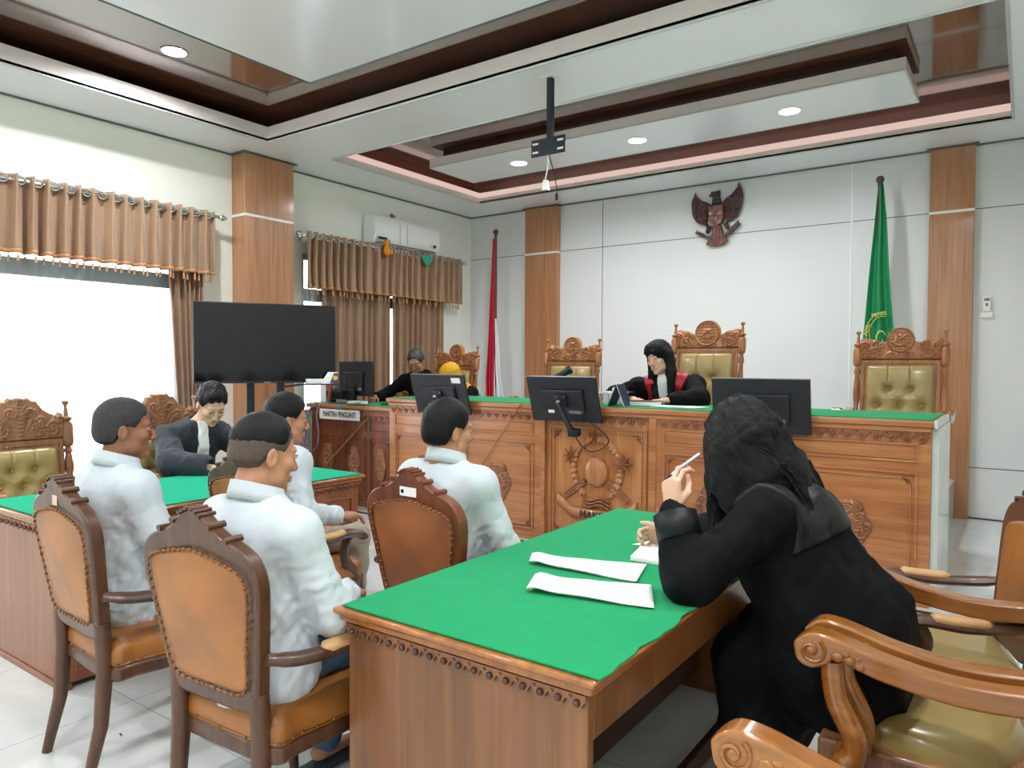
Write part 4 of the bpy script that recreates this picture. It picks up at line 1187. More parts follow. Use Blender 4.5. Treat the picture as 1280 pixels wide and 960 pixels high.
m.sheet(P); rb = m.build('ribbon', M['benchz'], e, smooth=60, solid=.03)
text_mesh('carved_word', 'HAKIM', .085, .006, M['eagledk'], (0, -.055, EZ-.372), (R(90), 0, 0), e)

# continuous bench top + felt, right pale end
e = empty('bench_counter', (-2.79, BY, BH), 0, 'long green felt covered top running over the judges bench', 'bench top')
MB().box(-2.35, 2.36, -.035, .80, -.045, -.004).build('top_board', M['bench'], e, bevel=.008)
MB().box(-2.32, 2.33, .0, .79, -.004, .0015).build('felt', M['felt'], e, smooth=0)
MB().box(2.345, 2.362, -.036, .80, -.05, .001).build('end_edge', M['whitepanel'], e, bevel=.003)
o = MB().box(-.459, -.42, BY+.02, BY+.78, 0, BH-.05).build('end_panel_board', M['whitepanel'], smooth=0); o.name = 'bench_end_board'
tag(o, 'pale grey board closing the right end of the judges bench', 'end board')
e = empty('clerk_counter', (-5.80, 5.22, 1.06), 0, 'clerk desk top with green felt left of the bench', 'desk top')
MB().box(-.70, .655, -.035, .75, -.045, -.004).build('top_board', M['bench'], e, bevel=.007)
MB().box(-.68, .655, -.02, .74, -.004, .0015).build('felt', M['felt'], e, smooth=0)
# ------------------------------------------------------------------ smooth implicit surfaces for people and cloth
class Vol:
    def __init__(s, lo, hi, vox):
        s.lo = np.array(lo, float); s.vox = vox
        s.n = (np.ceil((np.array(hi)-s.lo)/vox)).astype(int)+1
        s.F = np.full(s.n, 1.0, np.float32)
        s.ax = [s.lo[i]+np.arange(s.n[i])*vox for i in range(3)]
    def sub(s, blo, bhi):
        a = np.clip(np.floor((np.array(blo)-s.lo)/s.vox).astype(int), 0, s.n); b = np.clip(np.ceil((np.array(bhi)-s.lo)/s.vox).astype(int)+1, 0, s.n)
        if np.any(b <= a): return None, None
        sl = tuple(slice(a[i], b[i]) for i in range(3))
        X, Y, Z = np.meshgrid(s.ax[0][sl[0]], s.ax[1][sl[1]], s.ax[2][sl[2]], indexing='ij')
        return sl, np.stack([X, Y, Z], -1)
    def put(s, sl, d, k, op):
        F = s.F[sl]
        if op == '+':
            h = np.clip(.5+.5*(F-d)/k, 0, 1); r_ = F*(1-h)+d*h-k*h*(1-h)
        else:
            h = np.clip(.5-.5*(F+d)/k, 0, 1); r_ = F*(1-h)-d*h+k*h*(1-h)
        s.F[sl] = r_
    def cap(s, a, b, r1, r2=None, k=.02, op='+', M_=None, sq=None):
        r2 = r1 if r2 is None else r2
        a = np.array(a, float); b = np.array(b, float); m = max(r1, r2)+k+3*s.vox
        pts = np.array([a-m, a+m, b-m, b+m]); lo, hi = pts.min(0), pts.max(0)
        if M_ is not None: lo, hi = _bb(M_, lo, hi)
        sl, P = s.sub(lo, hi)
        if sl is None: return s
        if M_ is not None: P = _inv(M_, P)
        q = np.ones(3) if sq is None else np.array(sq, float)
        c = (a+b)/2
        P = (P-c)/q; A = (a-c)/q; B = (b-c)/q
        ab = B-A; L = ab@ab+1e-12
        t = np.clip(((P-A)@ab)/L, 0, 1)
        d = np.linalg.norm(P-A-t[..., None]*ab, axis=-1)-(r1+(r2-r1)*t)
        s.put(sl, d*(q.min() if sq is not None else 1), k, op); return s
    def ell(s, c, r_, k=.02, op='+', M_=None, rot=None):
        c = np.array(c, float); r_ = np.array(r_, float); m = r_.max()+k+3*s.vox
        lo, hi = c-m, c+m
        if M_ is not None: lo, hi = _bb(M_, lo, hi)
        sl, P = s.sub(lo, hi)
        if sl is None: return s
        if M_ is not None: P = _inv(M_, P)
        P = P-c
        if rot is not None: P = P@np.array(rot)
        k0 = np.linalg.norm(P/r_, axis=-1); k1 = np.linalg.norm(P/(r_*r_), axis=-1)+1e-9
        s.put(sl, k0*(k0-1)/k1, k, op); return s
    def noise(s, fn, lim):
        m = np.abs(s.F) < lim
        i = np.nonzero(m)
        P = np.stack([s.ax[0][i[0]], s.ax[1][i[1]], s.ax[2][i[2]]], -1)
        s.F[m] += fn(P).astype(np.float32); return s
    def clip(s, fn):
        """intersect with region fn(P) < 0 (only near/inside the body)"""
        m = s.F < .04
        i = np.nonzero(m)
        P = np.stack([s.ax[0][i[0]], s.ax[1][i[1]], s.ax[2][i[2]]], -1)
        s.F[m] = np.maximum(s.F[m], fn(P)); return s
    def copy(s):
        import copy
        o = copy.copy(s); o.F = s.F.copy(); return o
    def mesh(s):
        F = s.F.copy()
        F[0] = F[-1] = .05; F[:, 0] = F[:, -1] = .05; F[:, :, 0] = F[:, :, -1] = .05
        S = F < 0
        cnt = np.zeros(tuple(np.array(F.shape)-1), np.int8)
        offs = [(i, j, k) for i in (0, 1) for j in (0, 1) for k in (0, 1)]
        def g(A, o): return A[o[0]:A.shape[0]-1+o[0], o[1]:A.shape[1]-1+o[1], o[2]:A.shape[2]-1+o[2]]
        for o in offs: cnt += g(S, o)
        act = (cnt > 0) & (cnt < 8)
        ci = np.nonzero(act); n = len(ci[0])
        acc = np.zeros((n, 3)); w = np.zeros(n)
        base = np.stack(ci, -1)
        for o in offs:
            for ax in range(3):
                if o[ax]: continue
                p = list(o); p[ax] = 1
                fa = F[ci[0]+o[0], ci[1]+o[1], ci[2]+o[2]]; fb = F[ci[0]+p[0], ci[1]+p[1], ci[2]+p[2]]
                m = (fa < 0) != (fb < 0)
                t = np.where(m, fa/np.where(m, fa-fb, 1), 0)
                q = np.tile(np.array(o, float), (n, 1)); q[:, ax] = t
                acc += q*m[:, None]; w += m
        V = s.lo+(base+acc/w[:, None])*s.vox
        idx = np.full(act.shape, -1, np.int64); idx[ci] = np.arange(n)
        faces = []
        for ax in range(3):
            A = S[tuple(slice(0, -1) if i == ax else slice(None) for i in range(3))]
            B = S[tuple(slice(1, None) if i == ax else slice(None) for i in range(3))]
            ch = A != B
            e = list(np.nonzero(ch)); u, v = [i for i in range(3) if i != ax]
            ok = (e[u] > 0) & (e[v] > 0) & (e[u] < F.shape[u]-1) & (e[v] < F.shape[v]-1)
            e = [q[ok] for q in e]
            fl = A[tuple(e)]
            def cell(du, dv):
                c = [q.copy() for q in e]; c[u] -= du; c[v] -= dv
                return idx[tuple(c)]
            q = np.stack([cell(1, 1), cell(0, 1), cell(0, 0), cell(1, 0)], -1)
            if ax == 1: fl = ~fl
            q[~fl] = q[~fl][:, ::-1]
            faces.append(q)
        Fc = np.concatenate(faces); Fc = Fc[(Fc >= 0).all(1)]
        return V, Fc
def _inv(M_, P):
    Mi = np.array(M_.inverted()); return P@Mi[:3, :3].T+Mi[:3, 3]
def _bb(M_, lo, hi):
    c = np.array([[x, y, z, 1] for x in (lo[0], hi[0]) for y in (lo[1], hi[1]) for z in (lo[2], hi[2])])@np.array(M_).T
    return c[:, :3].min(0), c[:, :3].max(0)

def fold_noise(amp, freq, seed, axis=(0, 0, 1), stretch=.25, ridge=.5):
    rg = np.random.RandomState(seed); ax = np.array(axis, float); ax /= np.linalg.norm(ax)
    ks = []
    for i in range(5):
        d = rg.normal(size=3); d /= np.linalg.norm(d); d = d-ax*(d@ax)*(1-stretch); f_ = freq*rg.uniform(.55, 1.5)
        w = rg.normal(size=3)*freq*.35
        ks.append((d*f_, w, rg.uniform(0, 6), rg.uniform(.5, 1)))
    def fn(P):
        o = 0
        for k_, w, ph, a in ks:
            v = np.sin(P@k_+1.6*np.sin(P@w+ph)+ph)
            o = o+a*(v*(1-ridge)+ridge*(1-2*np.abs(v)))
        return o*amp/2.2
    return fn

def tri_mesh(name, parts, mat, parent, smooth=180):
    V = []; Fc = []; n = 0
    for v, f_ in parts:
        V.append(v); Fc.append(f_+n); n += len(v)
    return arr_mesh(name, np.concatenate(V), np.concatenate(Fc), mat, parent, smooth)

def frame_mat(o, ydir, zdir, sc=1.0):
    y = Vector(ydir).normalized(); z = Vector(zdir); z = (z-y*z.dot(y)).normalized(); x = y.cross(z)
    return Matrix(((x.x*sc, y.x*sc, z.x*sc, o[0]), (x.y*sc, y.y*sc, z.y*sc, o[1]), (x.z*sc, y.z*sc, z.z*sc, o[2]), (0, 0, 0, 1)))

def hand(M_, side, curl=(.3, .35, .4, .45), thumb=.3, vox=.003, spread=.1):
    """palm + five fingers; local +Y to the fingers, +Z back of the hand; thumb on +X for the left hand"""
    s = 1 if side == 'L' else -1
    v = Vol((-.085, -.05, -.11), (.085, .215, .06), vox)
    kn = [(.030, .086), (.009, .091), (-.012, .087), (-.031, .078)]; seg = [(.041, .025, .020), (.045, .029, .022), (.041, .027, .021), (.032, .020, .018)]
    rad = [.0088, .009, .0086, .0076]
    v.cap((0, -.045, 0), (0, .0, 0), .026, .024, k=.02, sq=(1, 1, .72))
    for i, (kx, ky) in enumerate(kn):
        v.cap((kx*.55*s, .0, -.002), (kx*s, ky, 0), .0135, .0115, k=.016)
    v.cap((-.028*s, .02, -.006), (-.03*s, .06, -.004), .014, .011, k=.014)
    for i, (kx, ky) in enumerate(kn):
        p = np.array([kx*s, ky, 0.]); a = 0; sp = (1.2-i)*spread*s
        for j, L in enumerate(seg[i]):
            a += curl[i]*(1.0, 1.25, .8)[j]
            d = np.array([math.sin(sp)*math.cos(a), math.cos(sp)*math.cos(a), -math.sin(a)])
            q = p+d*L
            v.cap(p, q, rad[i]*(1-.09*j), rad[i]*(1-.09*(j+1)), k=.0035); p = q
    t = thumb
    b0 = np.array([.018*s, .018, -.008]); b1 = b0+np.array([(.034-.012*t)*s, .032, -.010-.012*t]); b2 = b1+np.array([(.018-.03*t)*s, .028, -.006-.014*t]); b3 = b2+np.array([(.008-.026*t)*s, .024, -.004-.010*t])
    v.cap(b0, b1, .0155, .012, k=.012); v.cap(b1, b2, .0115, .0100, k=.005); v.cap(b2, b3, .0100, .0080, k=.004)
    V, Fc = v.mesh()
    A = np.array(M_); return V@A[:3, :3].T+A[:3, 3], (Fc if np.linalg.det(A[:3, :3]) > 0 else Fc[:, ::-1])

def head_vol(v, M_, fem=False, eyes=True, ears=True):
    K = dict(M_=M_)
    v.ell((0, -.012, .045), (.075, .095, .082), **K)
    v.ell((0, .024, -.022), (.062, .062, .082), k=.02, **K)
    v.ell((0, .03, -.07), (.048, .050, .040), k=.02, **K)
    v.ell((0, .070, -.096), (.020, .019, .017), k=.02, **K)
    v.cap((-.034, .076, .030), (.034, .076, .030), .012 if not fem else .010, k=.015, **K)
    for s in (-1, 1):
        v.ell((s*.041, .058, -.018), (.022, .024, .022), k=.02, **K)
        v.ell((s*.050, .02, -.062), (.016, .03, .022), k=.02, **K)
    for s in (-1, 1):
        v.ell((s*.031, .094, .010), (.016, .013, .010), k=.012, op='-', **K)
        v.ell((s*.031, .0785, .010), (.0135, .0125, .0105), k=.004, **K)
    v.cap((0, .088, .014), (0, .106, -.026), .0075, .0115, k=.010, **K)
    v.cap((-.011, .096, -.031), (.011, .096, -.031), .008, k=.007, **K)
    v.cap((-.019, .0875, -.056), (.019, .0875, -.056), .0062, k=.005, **K)
    v.cap((-.016, .0875, -.067), (.016, .0875, -.067), .0070, k=.005, **K)
    if ears:
        for s in (-1, 1):
            v.ell((s*.078, -.010, -.002), (.009, .018, .031), k=.006, **K)
            v.ell((s*.086, -.006, .002), (.005, .010, .019), k=.005, op='-', **K)
    v.cap((0, -.020, -.045), (0, -.030, -.15), .054 if not fem else .048, .054 if not fem else .050, k=.025, **K)
    return v

def hair_short(M_, t_top, lo_back=-.05, vox=.004, bump=.0035, seed=1, sweep=False, t_side=None, taper=.022):
    t_side = t_top*.5 if t_side is None else t_side
    lo, hi = _bb(M_, np.array([-.12, -.14, -.1]), np.array([.12, .14, .17]))
    v = Vol(lo, hi, vox)
    v.ell((0, -.014, .047), (.076+t_side, .096+t_side, .083+t_top), k=.01, M_=M_)
    v.ell((0, -.03, .0), (.070+t_side, .082+t_side, .075), k=.02, M_=M_)
    if sweep:
        v.ell((.015, .055, .098), (.055, .04, .028+t_top*.5), k=.02, M_=M_)
    sc = float(np.linalg.norm(np.array(M_)[:3, 0]))
    def reg(P):
        p = _inv(M_, P); x, y, z = p[:, 0], p[:, 1], p[:, 2]
        c1 = (y-.034)*.80-(z+.005)*.55+.004*np.sin(x*160)
        zb = np.interp(y, [-.10, -.04, -.012, .02, .05], [lo_back, lo_back+.005, .012, .010, -.01])
        c2 = (zb-z)+.002*np.sin(x*300)
        return np.maximum(c1, c2)*sc
    fn = fold_noise(bump, 110, seed, (0, 0, 1), .5, .4)
    v.noise(fn, .02)
    m = v.F < .05; i = np.nonzero(m)
    P = np.stack([v.ax[0][i[0]], v.ax[1][i[1]], v.ax[2][i[2]]], -1)
    s_ = np.clip(1+reg(P)/taper, 0, 1); s_ = s_*s_*(3-2*s_)
    v.F[m] += (s_*(max(t_top, t_side)+.006)*sc).astype(np.float32)
    v.clip(lambda P: reg(P)-.004)
    return v.mesh()

def shell(base, t, reg, noise=None):
    v = base.copy(); v.F = v.F-t
    v.clip(reg)
    if noise: v.noise(noise, .02)
    return v.mesh()

def face_bits(root, M_, brow=True, lipm=None, eyes=True, openm=.75, lash=True):
    A = M_
    for s in (-1, 1):
        if eyes:
            m = MB().ball((0, 0, 0), .0118, 12); o = m.build('eye', M['eyewhite'], root, smooth=60)
            o.matrix_local = A @ Matrix.Translation((s*.031, .0812, .0095)) @ Matrix.Diagonal((1.05, .95, .42*openm, 1))
            m = MB().lathe([(.001, .0), (.0052, -.001), (.0052, -.004)], n=12, axis='Y'); o2 = m.build('iris', M['eyedark'], root, smooth=0)
            o2.matrix_local = A @ Matrix.Translation((s*.031, .0935, .0085)) @ Matrix.Diagonal((1, 1, .75*openm, 1))
            m = MB().tube([(-.013, -.003, 0), (-.006, .0015, .0035*openm), (.004, .002, .0035*openm), (.013, -.003, 0)], .0013, 5); o3 = m.build('eyelash', M['hair'], root, smooth=60)
            o3.matrix_local = A @ Matrix.Translation((s*.031, .0915, .0125))
        if brow:
            m = MB().tube([(-.019, -.006, -.003), (-.008, .0, .002), (.008, .0015, .002), (.018, -.001, -.002)], [.0012, .0028, .003, .0015], 6, sq=(1, .6)); o4 = m.build('eyebrow', M['hair'], root, smooth=60)
            o4.matrix_local = A @ Matrix.Translation((s*.031, .0885, .0315))
            if s > 0: o4.matrix_local = o4.matrix_local @ Matrix.Diagonal((-1, 1, 1, 1))
    if lipm:
        m = MB().tube([(-.021, -.006, 0), (-.008, .001, .001), (0, .0015, 0), (.008, .001, .001), (.021, -.006, 0)], [.002, .0055, .0058, .0055, .002], 8, sq=(1, .7))
        m.tube([(-.017, -.006, -.008), (-.006, .0, -.0105), (.006, .0, -.0105), (.017, -.006, -.008)], [.002, .0058, .0058, .002], 8, sq=(1, .75))
        o = m.build('lips', lipm, root, smooth=60); o.matrix_local = A @ Matrix.Translation((0, .0895, -.0565))

def collar(root, N_, mat, tilt=.25, r_=.066, h=.038, name='collar', hs=1.0):
    """shirt collar: standing band with folded wings, open at the front"""
    P = []; n = 30
    prof = [(-.004, -.9), (.0, 0.), (.002, .6), (.004, 1.0), (.012, 1.02), (.018, .5), (.026, -.05)]
    for k in range(n+1):
        a = PI/2+.28+(2*PI-.56)*k/n
        row = []
        for dr, zz in prof:
            rr_ = (r_+dr*hs)
            row.append((rr_*math.cos(a)*1.03, rr_*math.sin(a)*.98+.004, h*zz-.012-.10*tilt*math.sin(a)))
        P.append(row)
    o = MB().sheet(P).build(name, mat, root, smooth=70, solid=.003); o.location = N_
    return o

def limb(v, pts, rad, k=.03, sq=None):
    for i in range(len(pts)-1): v.cap(pts[i], pts[i+1], rad[i], rad[i+1], k=k)
    return v

def person(label, loc, rz, J, skin, hs=1.0, vox=.006, fem=False, name='person', handvox=.0035, z=0.):
    """J: joints in the person's own frame (sitter faces +Y)"""
    root = empty(name, (loc[0], loc[1], z), rz, label, 'person')
    yaw_, pit_, rol_ = [R(a) for a in J['head_rot']]
    Mh = Matrix.Translation(J['head']) @ Matrix.Rotation(yaw_, 4, 'Z') @ Matrix.Rotation(-pit_, 4, 'X') @ Matrix.Rotation(rol_, 4, 'Y') @ Matrix.Diagonal((hs, hs, hs, 1))
    lo, hi = _bb(Mh, np.array([-.13, -.15, -.22]), np.array([.13, .15, .15]))
    lo = np.minimum(lo, np.array(J['N'])-.1)
    v = Vol(lo, hi, .0042*hs)
    head_vol(v, Mh, fem)
    v.cap(tuple(Mh @ Vector((0, -.026, -.10))), J['N'], .053 if not fem else .048, .056, k=.02)
    parts = [v.mesh()]
    # simple body core under the clothes
    pts = [J[k] for k in ('P', 'C', 'N', 'SL', 'SR', 'EL', 'ER', 'WL', 'WR', 'KL', 'KR', 'AL', 'AR')]
    lo = np.min(pts, 0)-.15; hi = np.max(pts, 0)+.12
    b = Vol(lo, hi, .011)
    b.cap(J['P'], J['C'], .12, .13, sq=(1, .7, 1)); b.cap(J['C'], J['N'], .10, .055)
    for s in 'LR':
        b.cap(J['N'], J['S'+s], .045, .045); limb(b, [J['S'+s], J['E'+s], J['W'+s]], [.046, .036, .0265], k=.015)
        limb(b, [J['P'], J['K'+s], J['A'+s]], [.08, .055, .038], k=.03)
        A = np.array(J['A'+s]); b.cap(A+[0, -.03, -.045], A+[0, .15, -.06], .035, .026, k=.02, sq=(1, 1, .7))
    parts.append(b.mesh())
    for s in 'LR':
        if 'H'+s in J:
            d, up, curl, th = J['H'+s]
            parts.append(hand(frame_mat(J['W'+s], d, up, J.get('hand_scale', 1.0)*(.97 if fem else 1.05)), s, curl, th, vox=handvox))
    tri_mesh('body', parts, skin, root, 180)
    return root, Mh

def torso_cloth(J, vox, extra=0.0, sleeve=(.060, .052, .042), hipr=.155, chestr=.165, squash=.70, short=0.02, lo_z=None, hi_pad=.03, legs=False):
    pts = [J[k] for k in ('P', 'C', 'N', 'SL', 'SR', 'EL', 'ER', 'WL', 'WR')]+([J['KL'], J['KR']] if legs else [])
    pad = max(.2, extra+.18)
    lo = np.min(pts, 0)-pad; hi = np.max(pts, 0)+.12
    if lo_z is not None: lo[2] = lo_z
    v = Vol(lo, hi, vox)
    P_, C_, N_ = [np.array(J[k], float) for k in 'PCN']
    mid = (P_+C_)/2
    v.cap(P_+[0, 0, -.05], mid, hipr, hipr*.97, k=.03, sq=(1, squash, 1))
    v.cap(mid, C_+(N_-C_)*.15, hipr*.97, chestr, k=.05, sq=(1, squash, 1))
    v.cap(C_+(N_-C_)*.55, N_-(N_-C_)*.12, .10+extra, .064+extra*.3, k=.06)
    for s in 'LR':
        S = np.array(J['S'+s]); v.cap(N_+[0, 0, -.035], S, .055+extra*.5, sleeve[0]+.004, k=.05)
        v.cap(C_+(S-C_)*.6+[0, 0, -.02], S, .085, .06, k=.06)
        E_ = np.array(J['E'+s]); W = np.array(J['W'+s]); dW = (W-E_)/np.linalg.norm(W-E_)
        v.cap(S, E_, sleeve[0], sleeve[1], k=.035); v.cap(E_, W-dW*short, sleeve[1], sleeve[2], k=.025)
    # neck opening
    v.cap(N_+[0, .004, .0], N_+[0, .01, .12], .052, .058, k=.008, op='-')
    for s in 'LR':
        W = np.array(J['W'+s]); E_ = np.array(J['E'+s]); dW = (W-E_)/np.linalg.norm(W-E_)
        v.cap(W-dW*.02, W+dW*.08, sleeve[2]-.010, sleeve[2]-.006, k=.006, op='-')
    return v

def trousers(root, J, mat, r_=(.078, .066, .052), seed=3, shoes=None):
    pts = [J[k] for k in ('P', 'KL', 'KR', 'AL', 'AR')]
    v = Vol(np.min(pts, 0)-.17, np.max(pts, 0)+.17, .009)
    P_ = np.array(J['P'])
    for s, sg in (('L', -1), ('R', 1)):
        h = P_+[sg*.085, .01, -.03]
        v.cap(h, J['K'+s], r_[0], r_[1], k=.04); v.cap(J['K'+s], J['A'+s], r_[1], r_[2], k=.025)
    v.cap(P_+[-.07, .02, 0], P_+[.07, .02, 0], .085, k=.04)
    v.noise(fold_noise(.010, 42, seed, (0, 1, 0), .7, .5), .03)
    tri_mesh('trousers', [v.mesh()], mat, root, 180)
    if shoes:
        for s in 'LR':
            A = np.array(J['A'+s]); w = Vol(A-[.09, .13, .12], A+[.09, .24, .05], .006)
            w.cap(A+[0, -.04, -.062], A+[0, .16, -.068], .040, .036, k=.02, sq=(1, 1, .55))
            w.clip(lambda P: (A[2]-.098)-P[:, 2])
            tri_mesh('shoe', [w.mesh()], shoes, root, 180)

def seated(**kw):
    J = dict(P=(0, .0, .60), C=(0, -.01, .90), N=(0, .0, 1.085), head=(0, .035, 1.225), head_rot=(0, 5, 0),
             SL=(-.17, -.005, 1.01), SR=(.17, -.005, 1.01), EL=(-.235, .07, .76), ER=(.235, .07, .76), WL=(-.13, .28, .68), WR=(.13, .28, .68),
             HL=((.45, .85, -.25), (-.3, 0, 1), (.5, .5, .55, .6), .4), HR=((-.45, .85, -.25), (.3, 0, 1), (.5, .5, .55, .6), .4),
             KL=(-.14, .42, .555), KR=(.14, .42, .555), AL=(-.14, .40, .105), AR=(.14, .40, .105))
    J.update(kw); return J
# ------------------------------------------------------------------ people
def white_shirt(root, J, seed, vox=.0065, tail=True):
    v = torso_cloth(J, vox, sleeve=(.066, .060, .044), hipr=.172, chestr=.170, squash=.78)
    P_ = np.array(J['P'])
    N0 = np.array(J['N']); v.cap(N0+[0, -.030, -.06], N0+[0, -.016, -.012], .070, .062, k=.03)
    if tail: v.cap(P_+[-.075, .0, -.03], P_+[.075, .0, -.03], .135, k=.06)
    fa = fold_noise(.0085, 34, seed, (.3, .3, 1), .18, .6); fb = fold_noise(.0045, 75, seed+1, (.9, 0, .5), .2, .7)
    zt = J['C'][2]
    def ff(P):
        w_ = np.clip(1.15-(P[:, 2]-zt+.10)*5, .25, 1)      # smooth over the shoulders, creased towards the waist
        return (fa(P)+fb(P))*w_
    v.noise(ff, .04)
    tri_mesh('shirt', [v.mesh()], M['shirt'], root, 180)
    collar(root, tuple(np.array(J['N'])+[0, -.006, .012]), M['shirt'], r_=.066, h=.05)
    for s in 'LR':
        W = Vector(J['W'+s]); E_ = Vector(J['E'+s]); d = (W-E_).normalized()
        m = MB().tube([W-d*.065, W-d*.022], .0425, 20, cap=False); m.build('cuff', M['shirt'], root, smooth=60, solid=.004)
    # back yoke seam
    return v

M['stubble'] = plain('cropped_hair', '#2b2a2d', .7, noise=.3, nscale=90)
M['fade'] = plain('faded_hair', '#4e4038', .7, noise=.25, nscale=90)
# 1: man nearest the left edge
J = seated(head=(.0, .03, 1.225), head_rot=(-22, 2, 0), EL=(-.24, .05, .76), ER=(.245, .08, .755), WR=(.14, .30, .69))
r1, Mh = person('man in a white shirt seated nearest the left edge, cropped dark hair, face in profile', (-2.94, 1.42), R(-3), J, M['skin_a'])
white_shirt(r1, J, 11); trousers(r1, J, M['blackcloth'], seed=2)
tri_mesh('hair', [hair_short(Mh, .008, -.064, seed=3, bump=.001, t_side=.006)], M['stubble'], r1)
face_bits(r1, Mh, lipm=M['lip'])
for s in 'LR':
    A = np.array(J['A'+s]); o = MB().box(-.045, .045, -.10, .16, -.012, .008).build('sandal', M['sandal'], r1, bevel=.008, smooth=50); o.location = (A[0], A[1], .014)
# 2: man in front chair
J = seated(head=(.0, .025, 1.205), head_rot=(-14, 10, -2), N=(0, .0, 1.07), SL=(-.17, 0, .99), SR=(.17, .0, .99), EL=(-.24, .06, .74), ER=(.235, .09, .735), WR=(.08, .30, .72), WL=(-.08, .30, .70))
r2, Mh = person('man in a white shirt and jeans in the front chair, hair faded at the sides', (-1.945, 1.365), R(2), J, M['skin_b'])
white_shirt(r2, J, 23); trousers(r2, J, M['jeans'], seed=5)
tri_mesh('hair', [hair_short(Mh, .014, .008, seed=8, bump=.002, t_side=.005, taper=.045)], M['hair'], r2)
tri_mesh('faded_side', [hair_short(Mh, .0025, -.035, seed=9, bump=.0005, t_side=.0025)], M['fade'], r2)
face_bits(r2, Mh, lipm=M['lip'])
for s in 'LR':
    A = np.array(J['A'+s]); o = MB().box(-.045, .045, -.10, .16, -.012, .008).build('sandal', M['sandal'], r2, bevel=.008, smooth=50); o.location = (A[0], A[1], .014)
# 3: man in beige trousers, second row
J = seated(head=(.03, .05, 1.205), head_rot=(-28, 6, 0), ER=(.265, -.05, .775), WR=(.275, .18, .728), HR=((-.05, 1, -.06), (0, 0, 1), (.25, .3, .35, .4), .3))
r3, Mh = person('man in a white shirt and beige trousers, forearm on the chair arm, second row', (-3.09, 2.27), R(0), J, M['skin_b'])
white_shirt(r3, J, 31); trousers(r3, J, M['beige'], seed=7)
tri_mesh('hair', [hair_short(Mh, .020, -.045, seed=12, bump=.002, t_side=.010)], M['hair'], r3)
face_bits(r3, Mh, lipm=M['lip'])
# 4: man behind the front desk
J = seated(head=(.01, .0, 1.215), head_rot=(-22, 3, 0), EL=(-.24, .06, .75), ER=(.24, .08, .75))
r4, Mh = person('man in a white shirt in the reddish chair facing the bench, thick black hair', (-1.955, 2.28), R(0), J, M['skin_b'])
white_shirt(r4, J, 47); trousers(r4, J, M['blackcloth'], seed=9)
tri_mesh('hair', [hair_short(Mh, .017, -.066, seed=15, bump=.002, t_side=.009)], M['hair'], r4)
face_bits(r4, Mh, lipm=M['lip'])

# 5: robed man at the left desk (faces +X)
L5 = (-4.82, 2.78)
def toL(loc, rz):
    c, s = math.cos(-rz), math.sin(-rz)
    return lambda x, y, z: ((x-loc[0])*c-(y-loc[1])*s, (x-loc[0])*s+(y-loc[1])*c, z)
w = toL(L5, R(-90))
J = seated(P=(0, .0, .60), C=(0, .06, .90), N=(-.02, .14, 1.07), head=w(-4.60, 2.86, 1.205), head_rot=(-12, 34, 0),
           SL=(-.19, .11, 1.0), SR=(.18, .11, .99), ER=w(-4.46, 2.50, .85), EL=w(-4.44, 3.10, .86), WR=w(-4.22, 2.66, .815), WL=w(-4.20, 2.90, .815),
           HR=((-.55, .8, -.05), (-.1, -.1, 1), (.55, .6, .65, .7), .4), HL=((.6, .8, 0), (0, 0, 1), (.5, .5, .6, .7), .4))
r5, Mh = person('man in a dark robe with white jabot looking down at the left desk', L5, R(-90), J, M['skin_c'], hs=1.12)
v = torso_cloth(J, .0075, extra=.02, sleeve=(.075, .085, .080), hipr=.18, chestr=.185, squash=.78, short=.09)
v.noise(fold_noise(.010, 32, 5, (0, .2, 1), .4, .5), .04); v.noise(fold_noise(.004, 75, 6, (0, 0, 1), .4, .5), .02)
tri_mesh('robe', [v.mesh()], M['robe2'], r5)
N_ = np.array(J['N'])
tri_mesh('jabot', [shell(v, .012, lambda P: np.maximum(np.abs(P[:, 0]+.015)-(.034+.03*(1.02-P[:, 2])*1.1), np.maximum(N_[1]-.01-P[:, 1], P[:, 2]-1.10)), fold_noise(.003, 120, 3, (0, 0, 1), .1, .3))], M['jabot'], r5)
trousers(r5, J, M['blackcloth'], seed=12)
tri_mesh('hair', [hair_short(Mh, .024, -.04, seed=17, bump=.004, sweep=True, t_side=.010)], M['hair'], r5)
face_bits(r5, Mh, lipm=M['lip'], openm=.5)

# 6: long haired woman in the black robe (faces -X)
L6 = (-.10, 2.50); w = toL(L6, R(90))
wv = lambda *t: tuple(np.array(w(*t))-np.array(w(0, 0, 0)))
J = seated(P=w(-.46, 2.45, .58), C=w(-.62, 2.44, .90), N=w(-.73, 2.44, 1.10), head=w(-.79, 2.46, 1.235), head_rot=(-32, 16, 0),
           SL=w(-.64, 2.27, 1.03), SR=w(-.68, 2.62, 1.03), EL=w(-.82, 2.08, .845), ER=w(-.94, 2.72, .85), WL=w(-.90, 2.15, 1.045), WR=w(-1.11, 2.63, .835),
           HL=(wv(-.14, .10, 1), wv(-.45, -1, .1), (.62, .60, .95, 1.05), .95),
           HR=(wv(-1.0, -.12, -.06), wv(.05, 1, .35), (.75, .8, .85, .9), .1),
           KL=(-.13, .68, .55), KR=(.13, .68, .55), AL=(-.11, .60, .105), AR=(.11, .60, .105))
r6, Mh6 = person('long haired woman in a black robe leaning on the front desk with a raised pen', L6, R(90), J, M['skin_c'], fem=True, handvox=.0024)
pts = [J[k] for k in ('P', 'C', 'N', 'SL', 'SR', 'EL', 'ER', 'WL', 'WR')]
v = torso_cloth(J, .0075, extra=.03, sleeve=(.078, .078, .052), hipr=.165, chestr=.172, squash=1.0, short=.035, lo_z=.12, legs=True)
P_ = np.array(J['P']); C_ = np.array(J['C']); N_ = np.array(J['N'])
v.ell(P_+[0, -.02, .0], (.25, .22, .20), k=.10)
